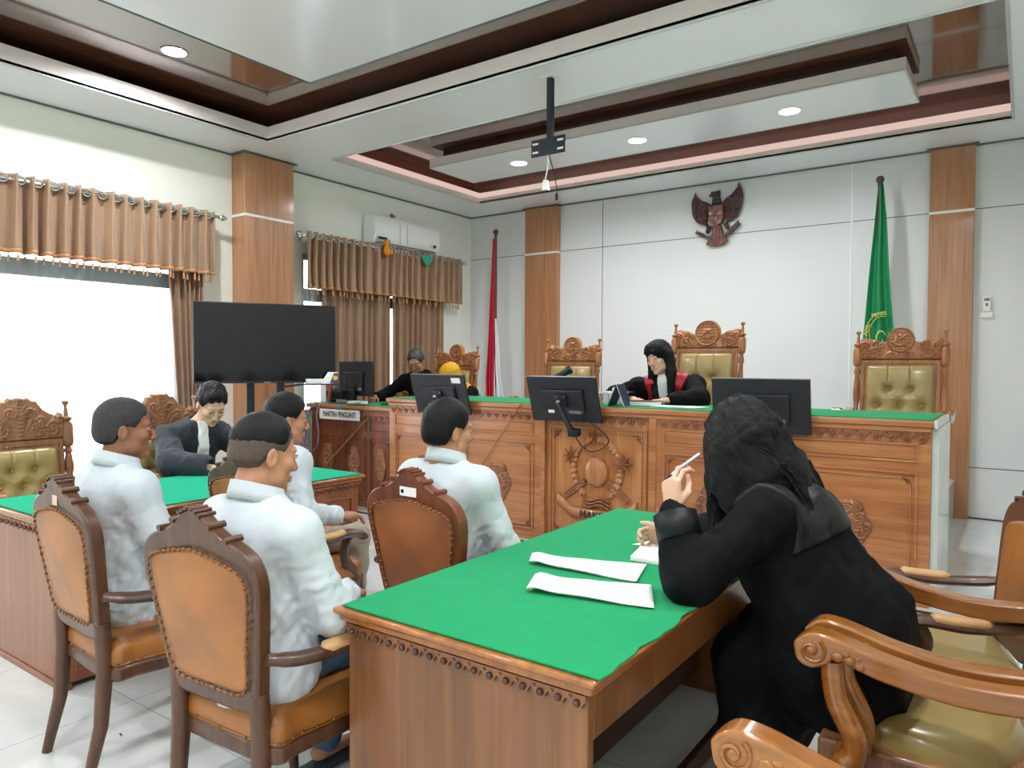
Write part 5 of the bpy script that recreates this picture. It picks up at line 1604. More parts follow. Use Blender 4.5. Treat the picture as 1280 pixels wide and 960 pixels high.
v.cap(P_+[0, -.03, .10], C_+[0, -.01, 0], .20, .175, k=.08)
for s_ in (-1, 1):
    v.cap(P_+[s_*.10, 0, -.02], (s_*.13, .64, .54), .115, .09, k=.08)
    v.cap((s_*.13, .64, .54), (s_*.13, .60, .22), .09, .10, k=.07)
v.cap((-.09, .60, .30), (.09, .60, .30), .10, k=.08)
v.cap(P_+[0, .10, -.02], (0, .58, .30), .13, .11, k=.08)
v.noise(fold_noise(.016, 20, 75, (.0, -.4, 1), .25, .45), .06); v.noise(fold_noise(.006, 52, 76, (0, -.4, 1), .3, .5), .03)
dn0 = (C_-N_)/np.linalg.norm(C_-N_); u0_ = np.array([0, -dn0[2], dn0[1]]); u0_ = u0_ if u0_[2] > 0 else -u0_
def gathers(P):
    q = P-N_; a = q@dn0; b = q[:, 0]; c_ = q@u0_
    w_ = np.clip((a-.16)/.08, 0, 1)*np.clip((.75-a)/.35, 0, 1)*np.clip(c_/.05, 0, 1)
    return w_*.012*np.abs(np.sin(b*30/(1+a*.9)+.4*np.sin(a*9)))
v.noise(gathers, .05)
tri_mesh('robe', [v.mesh()], M['robe'], r6)
# pleated back: radiating gathers below the satin yoke
dn = (C_-N_)/np.linalg.norm(C_-N_); up_ = np.array([0, -dn[2], dn[1]]); up_ = up_ if up_[2] > 0 else -up_
def yoke(P):
    q = P-N_; a = q@dn; b = q[:, 0]; c_ = q@up_
    return np.maximum.reduce([-(a+.03), a-.235, np.abs(b)-.20+.05*a, -c_-.03])
tri_mesh('satin_collar', [shell(v, .010, yoke)], M['satin'], r6)
# wavy long hair: a mass plus many loose wavy locks
lo, hi = _bb(Mh6, np.array([-.20, -.24, -.36]), np.array([.20, .20, .18]))
lo = np.minimum(lo, N_-[.24, .36, .24]); h = Vol(lo, hi, .005)
h.ell((0, -.016, .050), (.094, .114, .104), k=.02, M_=Mh6)
h.ell((0, .055, .075), (.072, .050, .050), k=.03, M_=Mh6)
for s_ in (-1, 1):
    h.cap((s_*.078, .01, .03), (s_*.085, .03, -.13), .036, .036, k=.03, M_=Mh6)
    h.cap((s_*.085, .03, -.12), (s_*.075, .055, -.24), .036, .018, k=.03, M_=Mh6)
    h.cap((s_*.085, -.01, -.05), (s_*.09, .0, -.20), .04, .03, k=.03, M_=Mh6)
hb = np.array(Mh6 @ Vector((0, -.08, .0)))
bk = N_+dn*.12+up_*.10
h.cap(hb, N_+up_*.085, .090, .080, k=.05); h.cap(N_+up_*.085, bk, .085, .055, k=.05, sq=(1.25, 1, 1))
h.cap(N_+up_*.09+[.05, 0, 0], N_+dn*.22+up_*.11+[.06, 0, 0], .055, .030, k=.04)
h.cap(N_+up_*.09+[-.04, 0, 0], N_+dn*.16+up_*.11+[-.03, 0, 0], .055, .030, k=.04)
h.noise(fold_noise(.009, 60, 81, tuple(dn), .15, .7), .04); h.noise(fold_noise(.0045, 150, 82, tuple(dn), .10, .7), .03)
S6 = np.array(J['SL']); h.cap(tuple(Mh6 @ Vector((-.06, -.03, -.02))), (S6*.45+N_*.55)+[0, .0, .05], .06, .055, k=.05)
h.cap(tuple(Mh6 @ Vector((-.075, .0, -.02))), (S6*.55+N_*.45)+[0, .08, -.02], .045, .035, k=.04)
h.cap(tuple(Mh6 @ Vector((-.08, .04, .0))), tuple(np.array(Mh6 @ Vector((-.08, .05, -.05)))-[0, 0, .17]), .034, .022, k=.03)
h.clip(lambda P: -np.linalg.norm((_inv(Mh6, P)-[0, .125, -.03])/[1, 1, 1.7], axis=1)+.070)
parts = [h.mesh()]
hair6 = tri_mesh('hair', parts, M['longhair'], r6)
lk = MB(); rg = np.random.RandomState(4)
for k in range(230):
    a = rg.uniform(-1, 1); side = 1 if a > 0 else -1
    if k < 150:      # down the back and over the yoke
        st = np.array(Mh6 @ Vector((.090*a, -.108+.03*abs(a), .03*rg.randn()-.02)))
        e_ = N_+dn*rg.uniform(.05, .27)+up_*(.138+.02*rg.rand())+[.13*a+.02*rg.randn(), 0, 0]
        m1 = N_+up_*(.182+.02*rg.rand())+[.105*a, 0, 0]
    else:
        st = np.array(Mh6 @ Vector((side*.095, .03+.03*rg.rand(), .03)))
        e_ = np.array(Mh6 @ Vector((side*(.10+.03*rg.rand()), .03+.05*rg.rand(), -.17-.12*rg.rand())))
        m1 = (st+e_)/2+[side*.012, 0, 0]
    pts = []; ph = rg.uniform(0, 6); am = rg.uniform(.004, .012); fr = rg.uniform(2, 4.5)
    ln_ = 20
    for i in range(ln_+1):
        t = i/ln_; p = (1-t)**2*st+2*t*(1-t)*m1+t*t*e_
        p = p+np.array([math.sin(ph+t*fr*2*PI), .4*math.cos(ph+t*fr*2*PI), math.cos(ph+t*fr*2*PI)])*am*min(1, t*3)
        pts.append(p)
    rad = rg.uniform(.003, .0065); lk.tube(pts, [rad*(1-.75*(i/ln_)**2) for i in range(ln_+1)], 6)
lk.build('hair_locks', M['longhair'], hair6, smooth=180)
cuffd = (Vector(J['WL'])-Vector(J['EL'])).normalized()
MB().tube([Vector(J['WL'])-cuffd*.10, Vector(J['WL'])-cuffd*.018], [.067, .066], 20, cap=False).build('cuff', M['satin'], r6, smooth=60, solid=.006)
# pen in the raised hand
hp = r6.matrix_basis @ Vector(J['WL'])
m = MB().tube([(-.915, 2.165, 1.148), (-.90, 2.18, 1.165), (-.845, 2.225, 1.215)], [.0045, .0058, .0058], 10)
pn = m.build('pen', M['pen'], smooth=60); tag(pn, 'silver pen held up in the hand of the long haired woman', 'pen')
o = MB().tube([(-.93, 2.152, 1.135), (-.915, 2.165, 1.148)], [.0015, .0045], 8).build('tip', M['black'], pn, smooth=60)

# 7: judge (faces -Y)
L7 = (-2.58, 6.15); w = toL(L7, R(180)); zd = .38
def dz(t): return (t[0], t[1], t[2]-zd)
J = seated(P=(0, .0, .58), C=(0.02, .08, .86), N=dz(w(-2.56, 5.93, 1.40)), head=dz(w(-2.60, 5.86, 1.555)), head_rot=(-12, 12, 8),
           SL=dz(w(-2.32, 5.98, 1.32)), SR=dz(w(-2.83, 5.95, 1.30)), EL=dz(w(-2.20, 5.76, 1.22)), ER=dz(w(-2.98, 5.78, 1.22)),
           WL=dz(w(-2.42, 5.56, 1.205)), WR=dz(w(-2.70, 5.58, 1.205)),
           HL=((.85, .35, -.05), (0, 0, 1), (.2, .25, .3, .35), .2), HR=((-.75, .5, -.05), (0, 0, 1), (.35, .4, .45, .5), .3))
r7, Mh = person('judge with long black hair in a black and red robe speaking at the bench', L7, R(180), J, M['skin_c'], hs=1.15, fem=True, z=zd)
v = torso_cloth(J, .008, extra=.02, sleeve=(.078, .085, .060), hipr=.18, chestr=.18, squash=.78, short=.06)
v.noise(fold_noise(.009, 34, 91, (0, .2, 1), .4, .5), .04)
tri_mesh('robe', [v.mesh()], M['robe'], r7)
N_ = np.array(J['N'])
def lap(sg):
    return lambda P: np.maximum.reduce([np.abs((P[:, 0]-N_[0])*sg-.125-.02*np.sin(P[:, 2]*20))-.048, (N_[1]-.03)-P[:, 1], P[:, 1]-N_[1]-.19, P[:, 2]-N_[2]-.05, N_[2]-.22-P[:, 2]])
for sg in (-1, 1):
    tri_mesh('red_lapel', [shell(v, .011, lap(sg), fold_noise(.003, 60, 5+sg, (0, 0, 1), .2, .4))], M['redsatin'], r7)
tri_mesh('white_bib', [shell(v, .009, lambda P: np.maximum.reduce([np.abs(P[:, 0]-N_[0])-.050, N_[1]-P[:, 1], P[:, 2]-N_[2]-.02]))], M['jabot'], r7)
trousers(r7, J, M['blackcloth'], seed=19)
lo, hi = _bb(Mh, np.array([-.15, -.16, -.36]), np.array([.15, .14, .16])); h = Vol(lo, hi, .0055)
h.ell((0, -.012, .050), (.088, .108, .095), k=.02, M_=Mh); h.ell((0, .05, .085), (.07, .045, .040), k=.03, M_=Mh)
h.cap((-.03, .088, .065), (.04, .085, .065), .018, k=.02, M_=Mh)
for s_ in (-1, 1):
    h.cap((s_*.078, -.005, .03), (s_*.082, .01, -.12), .030, .032, k=.03, M_=Mh)
    h.cap((s_*.082, .01, -.12), (s_*.075, .06, -.28), .034, .022, k=.03, M_=Mh)
h.cap((0, -.07, .0), (0, -.07, -.2), .07, .06, k=.03, M_=Mh)
h.noise(fold_noise(.004, 110, 83, (0, 0, 1), .12, .6), .03)
h.clip(lambda P: (1-np.linalg.norm((_inv(Mh, P)-[0.0, .11, -.055])/[.060, .09, .112], axis=1))*.06)
tri_mesh('hair', [h.mesh()], M['longhair'], r7)
face_bits(r7, Mh, lipm=M['lip'])

# 8: man in glasses, faces -Y
L8 = (-5.78, 6.35); w = toL(L8, R(180))
J = seated(P=(0, .0, .58), C=(0, .05, .86), N=dz(w(-5.76, 6.20, 1.37)), head=dz(w(-5.72, 6.12, 1.515)), head_rot=(28, 26, 0),
           SL=dz(w(-5.55, 6.22, 1.30)), SR=dz(w(-5.98, 6.22, 1.29)), EL=dz(w(-5.45, 6.05, 1.10)), ER=dz(w(-6.10, 5.98, 1.12)),
           WL=dz(w(-5.55, 5.80, 1.10)), WR=dz(w(-6.02, 5.76, 1.12)))
r8, Mh = person('man with glasses and a dark jacket reading behind the clerk desk', L8, R(180), J, M['skin_b'], hs=1.12, handvox=.005, z=zd)
v = torso_cloth(J, .009, extra=.02, sleeve=(.075, .07, .055), hipr=.17, chestr=.18, squash=.78, short=.05)
v.noise(fold_noise(.007, 34, 95, (0, .2, 1), .4, .5), .04)
tri_mesh('jacket', [v.mesh()], M['robe'], r8)
N_ = np.array(J['N'])
tri_mesh('batik_shirt', [shell(v, .009, lambda P: np.maximum.reduce([np.abs(P[:, 0]-N_[0]+.02)-.055, N_[1]-P[:, 1], P[:, 2]-N_[2]-.02]))], M['dkgreen'], r8)
trousers(r8, J, M['blackcloth'], seed=21)
tri_mesh('hair', [hair_short(Mh, .012, -.045, seed=22, bump=.002, t_side=.009)], M['hairgrey'], r8)
face_bits(r8, Mh, lipm=M['lip'], openm=.5)
m = MB()
for s_ in (-1, 1):
    m.tube([(s_*.033+.024*math.cos(a), .103, .004+.018*math.sin(a)) for a in np.linspace(0, 2*PI, 19)], .0015, 5, cap=False)
    m.tube([(s_*.057, .102, .006), (s_*.078, .04, .008), (s_*.080, -.01, .004)], .0015, 5)
m.tube([(-.009, .104, .006), (.009, .104, .006)], .0015, 5)
o = m.build('glasses', M['chrome'], r8, smooth=60); o.matrix_local = Mh
# 9: woman with yellow headscarf
L9 = (-5.20, 6.32); w = toL(L9, R(180))
J = seated(P=(0, .0, .56), C=(0, .04, .78), N=dz(w(-5.17, 6.22, 1.23)), head=dz(w(-5.19, 6.12, 1.36)), head_rot=(-40, 30, 0),
           SL=dz(w(-5.0, 6.24, 1.17)), SR=dz(w(-5.38, 6.22, 1.16)), EL=dz(w(-4.95, 6.08, 1.0)), ER=dz(w(-5.45, 6.02, 1.02)), WL=dz(w(-5.1, 5.84, 1.10)), WR=dz(w(-5.3, 5.84, 1.10)))
r9, Mh = person('woman in a yellow headscarf with head bowed behind the left monitor', L9, R(180), J, M['skin_c'], hs=1.1, fem=True, handvox=.005, z=zd)
v = torso_cloth(J, .009, extra=.02, sleeve=(.07, .065, .05), hipr=.16, chestr=.165, squash=.78, short=.05)
tri_mesh('dark_blouse', [v.mesh()], M['robe'], r9)
trousers(r9, J, M['blackcloth'], seed=25)
lo, hi = _bb(Mh, np.array([-.16, -.17, -.28]), np.array([.16, .16, .16])); h = Vol(lo, hi, .006)
h.ell((0, -.012, .045), (.090, .110, .098), k=.02, M_=Mh); h.ell((0, .01, -.05), (.085, .09, .10), k=.04, M_=Mh)
h.cap((0, -.02, -.10), (0, -.02, -.18), .085, .11, k=.04, M_=Mh)
h.noise(fold_noise(.004, 60, 85, (0, 0, 1), .5, .5), .03)
h.clip(lambda P: (1-np.linalg.norm((_inv(Mh, P)-[0, .11, -.01])/[.058, .085, .085], axis=1))*.06)
tri_mesh('headscarf', [h.mesh()], M['yellow'], r9)
face_bits(r9, Mh, lipm=M['lip'], openm=.5)
# ------------------------------------------------------------------ television on its stand
e = empty('television', (-5.79, 4.17, 0), R(60.7), 'large black television on a black wheeled stand before the left pillar', 'television')
e.rotation_euler = (0, 0, R(60.7))
MB().box(-.635, .635, -.02, .03, 1.312, 2.056).build('casing', M['black'], e, bevel=.006)
MB().box(-.62, .62, -.0225, -.019, 1.332, 2.045).build('screen', M['screen'], e, smooth=0)
MB().box(-.03, .03, -.026, -.019, 1.314, 1.326).build('brand_strip', M['grey'], e, smooth=0)
m = MB().box(-.3, .3, .03, .07, 1.5, 1.56); m.box(-.3, .3, .03, .07, 1.8, 1.86); m.build('wall_bracket', M['blackmet'], e)
for x in (-.14, .13):
    MB().box(x-.035, x+.035, .06, .11, .08, 1.9).build('post', M['blackmet'], e, bevel=.004)
    MB().box(x-.035, x+.035, -.32, .36, .06, .11).build('foot', M['blackmet'], e, bevel=.006)
    for y in (-.28, .32): MB().lathe([(.001, -.015), (.03, -.015), (.03, .015), (.001, .015)], c=(x, y, .03), axis='X', n=14).build('wheel', M['black'], e, smooth=40)
MB().box(-.14, .13, .07, .10, .45, .5).build('crossbar', M['blackmet'], e)
MB().box(.28, .64, -.20, -.03, 1.296, 1.306).build('shelf', M['black'], e, bevel=.002)
MB().tube([(.3, -.1, 1.3), (.14, .07, 1.27)], .01, 8).build('shelf_arm', M['blackmet'], e)
Ml = Matrix.Translation((-5.79, 4.17, 0)) @ Matrix.Rotation(R(60.7), 4, 'Z')
o = MB().box(-.085, .085, -.045, .045, 0, .045).build('white_box', M['white'], bevel=.004); o.matrix_world = Ml @ Matrix.Translation((.42, -.13, 1.3065)); tag(o, 'flat white box on the shelf at the lower right of the television', 'box')
e = empty('desk_calendar', tuple(Ml @ Vector((.545, -.13, 1.3065))), R(60.7), 'white folded card with a purple and yellow emblem beside the television', 'card stand')
MB().prism([(-.07, 0), (.03, 0), (.08, .11), (.0, .11)], -.05, .04, plane='XZ').build('card', M['paper'], e, smooth=0)
MB().prism([(.0, .005), (.075, .005), (.075, .10), (.04, .10)], -.052, -.050, plane='XZ').build('purple_field', plain('purple_print', '#4b4a78', .5), e, smooth=0)
MB().lathe([(.022, -.0), (.022, -.002)], c=(.052, -.052, .055), axis='Y', n=18).build('yellow_emblem', M['yellowlogo'], e, smooth=0)

# ------------------------------------------------------------------ monitors hung before the bench
def monitor(x, y, z, tilt, yaw_, w, h, label, arm=None, sticker=False, group='monitors mounted on the judges bench'):
    e = empty('monitor', (x, y, z), 0, label, 'monitor', group)
    e.rotation_euler = (R(tilt), 0, R(yaw_))
    MB().box(-w/2, w/2, -.008, .012, -h/2, h/2).build('panel', M['black'], e, bevel=.005)
    MB().box(-w/2+.012, w/2-.012, .012, .0135, -h/2+.02, h/2-.012).build('screen', M['screen'], e, smooth=0)
    MB().box(-w*.30, w*.30, -.028, -.008, -h*.30, h*.22).build('rear_housing', M['black'], e, bevel=.008)
    MB().box(-w*.31, w*.31, -.012, -.008, h*.22, h*.24).build('vent_strip', M['blackmet'], e)
    MB().box(-w/2+.002, w/2-.002, -.0085, .012, h/2, h/2+.003).build('top_edge', M['grey'], e, smooth=0)
    m = MB().box(-.05, .05, -.045, -.028, -.05, .05).build('mount_plate', M['blackmet'], e, bevel=.003)
    for sx in (-1, 1):
        s_ = MB().ball((sx*.035, -.046, .035), .005, 8); s_.build('screw', M['chrome'], m, smooth=60)
    MB().box(w*.08, w*.26, -.0285, -.028, -h*.29, -h*.22).build('spec_label', M['grey'], e, smooth=0)
    MB().box(-w*.22, -w*.13, -.0285, -.028, -h*.29, -h*.22).build('barcode_label', M['paper'], e, smooth=0)
    if sticker: MB().box(w*.26, w*.42, -.009, -.008, h*.30, h*.43).build('paper_sticker', M['paper'], e, smooth=0)
    if arm:
        MB().tube([(0, -.045, 0), (0, -.085, 0)], .022, 10).build('hinge', M['chrome'], e, smooth=50)
        inv = Matrix.Rotation(R(yaw_), 4, 'Z') @ Matrix.Rotation(R(tilt), 4, 'X')
        dn = inv.inverted() @ Vector(arm)
        a = Vector((0, -.085, 0)); b = a+dn
        MB().tube([a, a*.5+b*.5+Vector((0, -.01, 0)), b], [.024, .020, .024], 8, sq=(1.2, .7)).build('support_arm', M['black'], e, bevel=0, smooth=50)
        c_ = MB().cbox(b+Vector((0, .02, 0)), (.045, .03, .028)).build('clamp', M['blackmet'], e, bevel=.003)
    return e
monitor(-4.34, 4.97, 1.222, 17, 0, .64, .375, 'left monitor on the bench with a white sticker, above the seated man in white', arm=(.0, .06, -.16), sticker=True)
monitor(-3.03, 4.97, 1.218, 17, 0, .65, .38, 'middle monitor on the bench with its black arm bending down to the carved front', arm=(.12, .035, -.24))
monitor(-1.47, 4.98, 1.222, 9, 0, .66, .375, 'right monitor on the bench partly behind the long haired woman', arm=(.0, .05, -.16))
# cables of the monitors
def cable(pts, r_, mat, label, name='cable'):
    o = MB().tube(catmull(pts, 6), r_, 6).build(name, mat, smooth=180); return tag(o, label, 'cable')
cable([(-2.80, 4.95, 1.06), (-2.70, 5.0, .98), (-2.66, 5.05, .90), (-2.73, 5.07, .83), (-2.84, 5.07, .80), (-2.92, 5.05, .86), (-2.94, 4.98, .95)], .005, M['black'], 'black cable looping below the middle monitor')
cable([(-4.14, 4.94, 1.05), (-4.12, 5.0, 1.0), (-4.14, 5.06, .96), (-4.22, 5.08, .95)], .005, M['black'], 'short black cable below the left monitor')
cable([(-3.50, 5.055, 1.17), (-3.66, 5.075, .97), (-3.90, 5.08, .66), (-4.10, 5.078, .40), (-4.16, 5.06, .1), (-4.16, 5.0, .006)], .0035, M['redcard'], 'thin dark cable slanting down the left bench panel')
cable([(-5.50, 5.18, .94), (-5.62, 5.19, .86), (-5.9, 5.18, .62), (-6.2, 5.17, .36), (-6.4, 5.1, .1)], .006, plain('brown_cable', '#a5836a', .5), 'pale brown cable slanting down the clerk desk front')
cable([(-6.30, 5.17, 1.065), (-6.38, 5.13, .98), (-6.43, 5.11, .72), (-6.34, 5.10, .56), (-6.22, 5.10, .60), (-6.2, 5.11, .75), (-6.26, 5.13, .95), (-6.24, 5.17, 1.065)], .007, plain('grey_cable', '#6f7c8c', .5), 'grey cable hanging in a loop at the left of the clerk desk')

# ------------------------------------------------------------------ things on the clerk desk
CZ = 1.0625
e = empty('computer_monitor', (-6.02, 5.48, CZ), 0, 'black computer monitor seen from behind on the clerk desk', 'monitor')
MB().box(-.27, .27, -.008, .014, .08, .46).build('panel', M['black'], e, bevel=.006)
MB().box(-.25, .25, .014, .016, .10, .45).build('screen', M['screen'], e, smooth=0)
MB().box(-.15, .13, -.035, -.008, .13, .34).build('rear_housing', M['black'], e, bevel=.008)
MB().box(-.03, .03, -.06, -.03, .0, .2).build('neck', M['black'], e, bevel=.004)
MB().box(-.12, .12, -.1, .1, 0, .014).build('base', M['black'], e, bevel=.004)
MB().box(-.07, .0, -.037, -.035, .14, .16).box(.07, .13, -.037, -.035, .14, .17).build('port_label', M['grey'], e, smooth=0)
e = empty('printer', (-6.30, 5.52, CZ), 0, 'small black printer beside the computer monitor', 'printer')
MB().box(-.13, .13, -.12, .12, 0, .13).build('body', M['black'], e, bevel=.01)
MB().box(-.11, .11, -.06, .10, .13, .15).build('lid', M['blackmet'], e, bevel=.005)
MB().box(-.1, .1, -.17, -.1, .03, .04).build('paper_tray', M['black'], e, bevel=.003)
o = MB().box(-5.92, -5.70, 5.26, 5.36, CZ, CZ+.035).build('white_keyboard_box', M['white'], bevel=.003); tag(o, 'white flat box in front of the clerk monitor', 'box')
e = empty('leaning_papers', (-6.34, 5.33, CZ), 0, 'upright white papers and red card leaning at the left of the clerk desk', 'papers')
MB().prism([(-.10, 0), (-.0, 0), (-.02, .22), (-.09, .22)], 0, .01).build('white_sheet', M['paper'], e, smooth=0)
MB().prism([(.01, 0), (.05, 0), (.09, .2), (.05, .2)], 0, .02).build('red_card', M['redcard'], e, smooth=0)
e = empty('keyboard', (-5.36, 5.44, CZ), R(8), 'black keyboard on the green felt of the clerk desk', 'keyboard')
MB().box(-.17, .17, -.06, .06, 0, .014).build('base', M['black'], e, bevel=.004)
m = MB()
for i in range(14):
    for j in range(4): m.box(-.16+i*.0228, -.142+i*.0228, -.05+j*.025, -.03+j*.025, .014, .019)
m.build('keys', M['blackmet'], e, smooth=0)['kind'] = 'stuff'
e = empty('desk_tray', (-6.02, 5.34, CZ), 0, 'clear tray with silver stapler at the front of the clerk desk', 'desk tray')
MB().box(-.38, .40, -.12, -.02, 0, .012).build('tray', M['clear'], e, bevel=.002)
MB().box(-.05, .08, -.10, -.06, .012, .045).build('stapler', M['grey'], e, bevel=.006)
# sign
e = empty('desk_sign', (-5.935, 5.165, .955), 0, 'white sign with black capitals hung on the clerk desk front', 'sign')
MB().box(-.315, .315, 0, .006, -.055, .055).build('board', M['white'], e, smooth=0)
text_mesh('lettering', 'PANITERA PENGGANTI', .078, .001, M['black'], (0, -.0015, -.002), (R(90), 0, 0), e, squeeze=.63, bold=.0015)
MB().box(-.03, .03, -.003, 0.004, .05, .10).build('hook', M['grey'], e, smooth=0)

# ------------------------------------------------------------------ things on the judges bench
BZ = BH+.0017
def sheet_doc(name, quad, z, label, cat='papers', layers=1, curl=.0, lift=0.0, mat=None, group=None, nu=22, nv=8, ragged=.0):
    e = empty(name, (sum(q[0] for q in quad)/4, sum(q[1] for q in quad)/4, z), 0, label, cat, group)
    cx, cy = e.location[0], e.location[1]
    for L in range(layers):
        P = []
        for a in range(nu+1):
            u = a/nu; row = []
            for b in range(nv+1):
                v_ = b/nv; uu = u
                x = (1-uu)*((1-v_)*quad[0][0]+v_*quad[1][0])+uu*((1-v_)*quad[3][0]+v_*quad[2][0])-cx
                y = (1-uu)*((1-v_)*quad[0][1]+v_*quad[1][1])+uu*((1-v_)*quad[3][1]+v_*quad[2][1])-cy
                zz = .001+.003*L+curl*math.exp(-(u/.16)**2)*(1-.6*math.exp(-(u/.04)**2))+lift*math.sin(PI*min(1, u*1.3))*(1-v_)**2
                row.append((x+ragged*L*(1 if u > .5 else -.4), y-ragged*L*.6, zz))
            P.append(row)
        MB().sheet(P).build('sheet', mat or M['paper'], e, smooth=180, solid=.0012)
    return e
DZ = .7835
sheet_doc('document_stack', [(-1.425, 2.125), (-1.480, 2.225), (-1.095, 2.360), (-1.035, 2.150)], DZ, 'curled white court papers on green felt, nearer the reddish chair', layers=3, curl=.014, lift=.006, ragged=.006)
sheet_doc('document_stack', [(-1.255, 1.860), (-1.320, 2.01), (-.985, 2.150), (-.885, 1.950)], DZ, 'curled white court papers on green felt, closest to the viewer', layers=3, curl=.016, lift=.007, ragged=.008)
e = empty('notebook', (-1.10, 2.48, DZ), 0, 'closed white notebook under the right hand of the long haired woman', 'notebook')
MB().prism([(-.064, -.095), (-.10, .065), (.04, .10), (.085, -.095)], .0, .016, plane='XY').build('cover', M['white'], e, smooth=0, bevel=.001)
MB().prism([(-.060, -.096), (.083, -.096), (.084, -.09), (-.06, -.09)], .004, .012, plane='XY').build('page_edge', M['paper'], e, smooth=0)
sheet_doc('loose_sheet', [(-1.262, 2.60), (-1.19, 2.80), (-1.08, 2.78), (-1.12, 2.62)], DZ, 'single pale sheet on green felt beyond the notebook', 'paper sheet')
sheet_doc('loose_sheet', [(-3.0, 5.50), (-2.98, 5.75), (-2.72, 5.75), (-2.74, 5.50)], BZ, 'open white papers under the hands of the judge', layers=3, curl=.01, ragged=.01)
sheet_doc('loose_sheet', [(-2.42, 5.30), (-2.40, 5.52), (-2.02, 5.50), (-2.05, 5.28)], BZ, 'white papers on the bench at the right of the judge', layers=2, ragged=.012)
e = empty('book', (-2.53, 5.40, BZ), R(6), 'dark red book lying closed on the bench before the judge', 'book')
MB().box(-.13, .13, -.09, .09, 0, .004).box(-.13, .13, -.09, .09, .036, .04).box(-.13, .13, .086, .09, .004, .036).build('cover', M['redbook'], e, smooth=0)
MB().box(-.125, .125, -.086, .086, .004, .036).build('pages', M['paper'], e, smooth=0)
e = empty('name_stand', (-2.66, 5.24, BZ), 0, 'dark navy folded name stand beside the plastic cups', 'name stand')
MB().prism([(-.07, 0), (-.066, 0), (.002, .165), (.066, 0), (.07, 0), (.003, .175), (-.003, .175)], -.1, .1, plane='XZ', mat=Matrix.Rotation(R(8), 4, 'Z')).build('card', M['navy'], e, smooth=0)
MB().prism([(.068, 0), (.071, 0), (.004, .175), (.001, .175)], -.103, -.10, plane='XZ', mat=Matrix.Rotation(R(8), 4, 'Z')).build('pale_edge', M['paper'], e, smooth=0)
cup = None
for k, (x, y) in enumerate(((-2.93, 5.32), (-2.86, 5.26), (-2.79, 5.34), (-2.90, 5.45), (-2.80, 5.46))):
    lab = ['clear water cup leftmost beside the middle monitor', 'clear water cup at the front of the small cluster', 'clear water cup nearest the navy name stand', 'clear water cup at the back left of the cluster', 'clear water cup at the back right of the cluster'][k]
    if cup is None:
        cup = empty('water_cup', (x, y, BZ), 0, lab, 'cup', 'clear water cups on the bench')
        MB().lathe([(.022, 0), (.024, .002), (.033, .095), (.0335, .098)], n=18).build('cup_body', M['clear'], cup, smooth=50)
        MB().lathe([(.034, .098), (.034, .101)], n=18).build('lid', M['white'], cup, smooth=40)
    else:
        c_ = copy_tree(cup); c_.location = (x, y, BZ); c_['label'] = lab
e = empty('tissue_box', (-2.88, 5.62, BZ), 0, 'pale clear tissue box behind the water cups', 'box')
MB().box(-.12, .12, -.06, .06, 0, .10).build('carton', plain('pale_carton', '#d9cfd6', .4), e, bevel=.004)
MB().prism([(-.04, .1), (.04, .1), (.05, .13), (.0, .15), (-.045, .128)], -.01, .01).build('tissue', M['paper'], e, smooth=0)
e = empty('video_camera', (-3.50, 5.72, BZ), R(20), 'black camera on a short stand behind the middle monitor', 'camera')
MB().lathe([(.06, 0), (.06, .012), (.012, .02), (.012, .17), (.001, .17)], n=16).build('stand', M['black'], e, smooth=40)
m = MB().tube([(-.07, 0, .20), (.05, 0, .27)], [.034, .03], 14); m.build('barrel', M['black'], e, smooth=40)
MB().tube([(.05, 0, .27), (.085, 0, .29)], [.04, .042], 14).build('lens_hood', M['blackmet'], e, smooth=40)
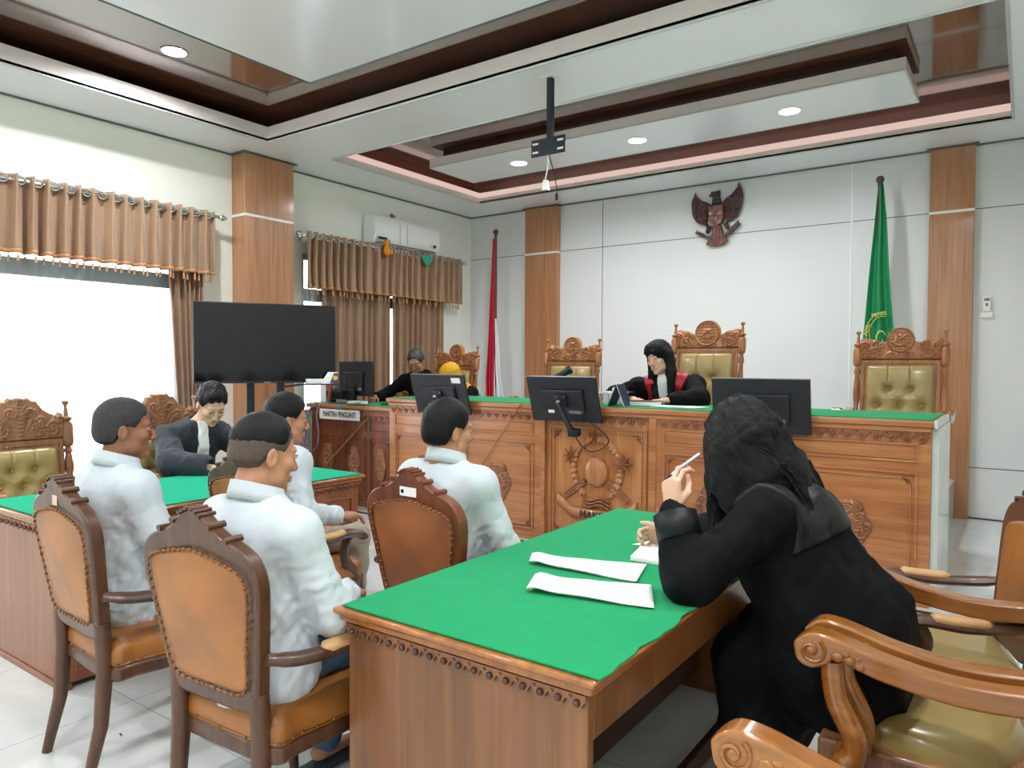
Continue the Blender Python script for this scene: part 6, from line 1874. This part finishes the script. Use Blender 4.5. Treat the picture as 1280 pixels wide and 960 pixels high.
# ------------------------------------------------------------------ camera, daylight
F = 900.5
cam = bpy.data.cameras.new('camera'); co = bpy.data.objects.new('camera', cam); COL.objects.link(co)
cam.sensor_fit = 'HORIZONTAL'; cam.sensor_width = 36; cam.lens = 36*F/1280; cam.clip_start = .05
yaw, pit, rol = R(35.46), R(1.583), R(.25)
f = Vector((-math.sin(yaw)*math.cos(pit), math.cos(yaw)*math.cos(pit), -math.sin(pit)))
r0 = Vector((math.cos(yaw), math.sin(yaw), 0)); u0 = r0.cross(f)
rr = r0*math.cos(rol)+u0*math.sin(rol); uu = -r0*math.sin(rol)+u0*math.cos(rol)
mw = Matrix(((rr.x, uu.x, -f.x, 0), (rr.y, uu.y, -f.y, 0), (rr.z, uu.z, -f.z, 1.5), (0, 0, 0, 1)))
co.matrix_world = mw
SC.camera = co
wd = bpy.data.worlds.new('world'); SC.world = wd; wd.use_nodes = True
nt = wd.node_tree; bg = nt.nodes['Background']
sky = nt.nodes.new('ShaderNodeTexSky'); sky.sky_type = 'HOSEK_WILKIE'; sky.turbidity = 8; sky.ground_albedo = .6; sky.sun_direction = (.3, .2, .9)
mx = nt.nodes.new('ShaderNodeMixRGB'); mx.inputs[0].default_value = .8; mx.inputs[2].default_value = (.97, .99, 1.0, 1)
nt.links.new(sky.outputs[0], mx.inputs[1]); nt.links.new(mx.outputs[0], bg.inputs['Color'])
bg.inputs['Strength'].default_value = 7.0
for w in (W1, W2):
    l = bpy.data.lights.new('window_portal', 'AREA'); l.shape = 'RECTANGLE'; l.size = w[1]-w[0]; l.size_y = w[3]-w[2]
    l.cycles.is_portal = True
    o = bpy.data.objects.new('window_portal', l); COL.objects.link(o); o.location = (XL-.12, (w[0]+w[1])/2, (w[2]+w[3])/2)
    o.rotation_euler = (R(90), 0, R(-90))
SC.view_settings.view_transform = 'Standard'; SC.view_settings.look = 'None'; SC.view_settings.gamma = 1
SC.view_settings.use_curve_mapping = False
SC.view_settings.exposure = 0.46
cy = SC.cycles
cy.max_bounces = 10; cy.diffuse_bounces = 6; cy.glossy_bounces = 4; cy.transmission_bounces = 6; cy.transparent_max_bounces = 8
cy.sample_clamp_indirect = 4; cy.use_denoising = True; cy.caustics_reflective = False; cy.caustics_refractive = False
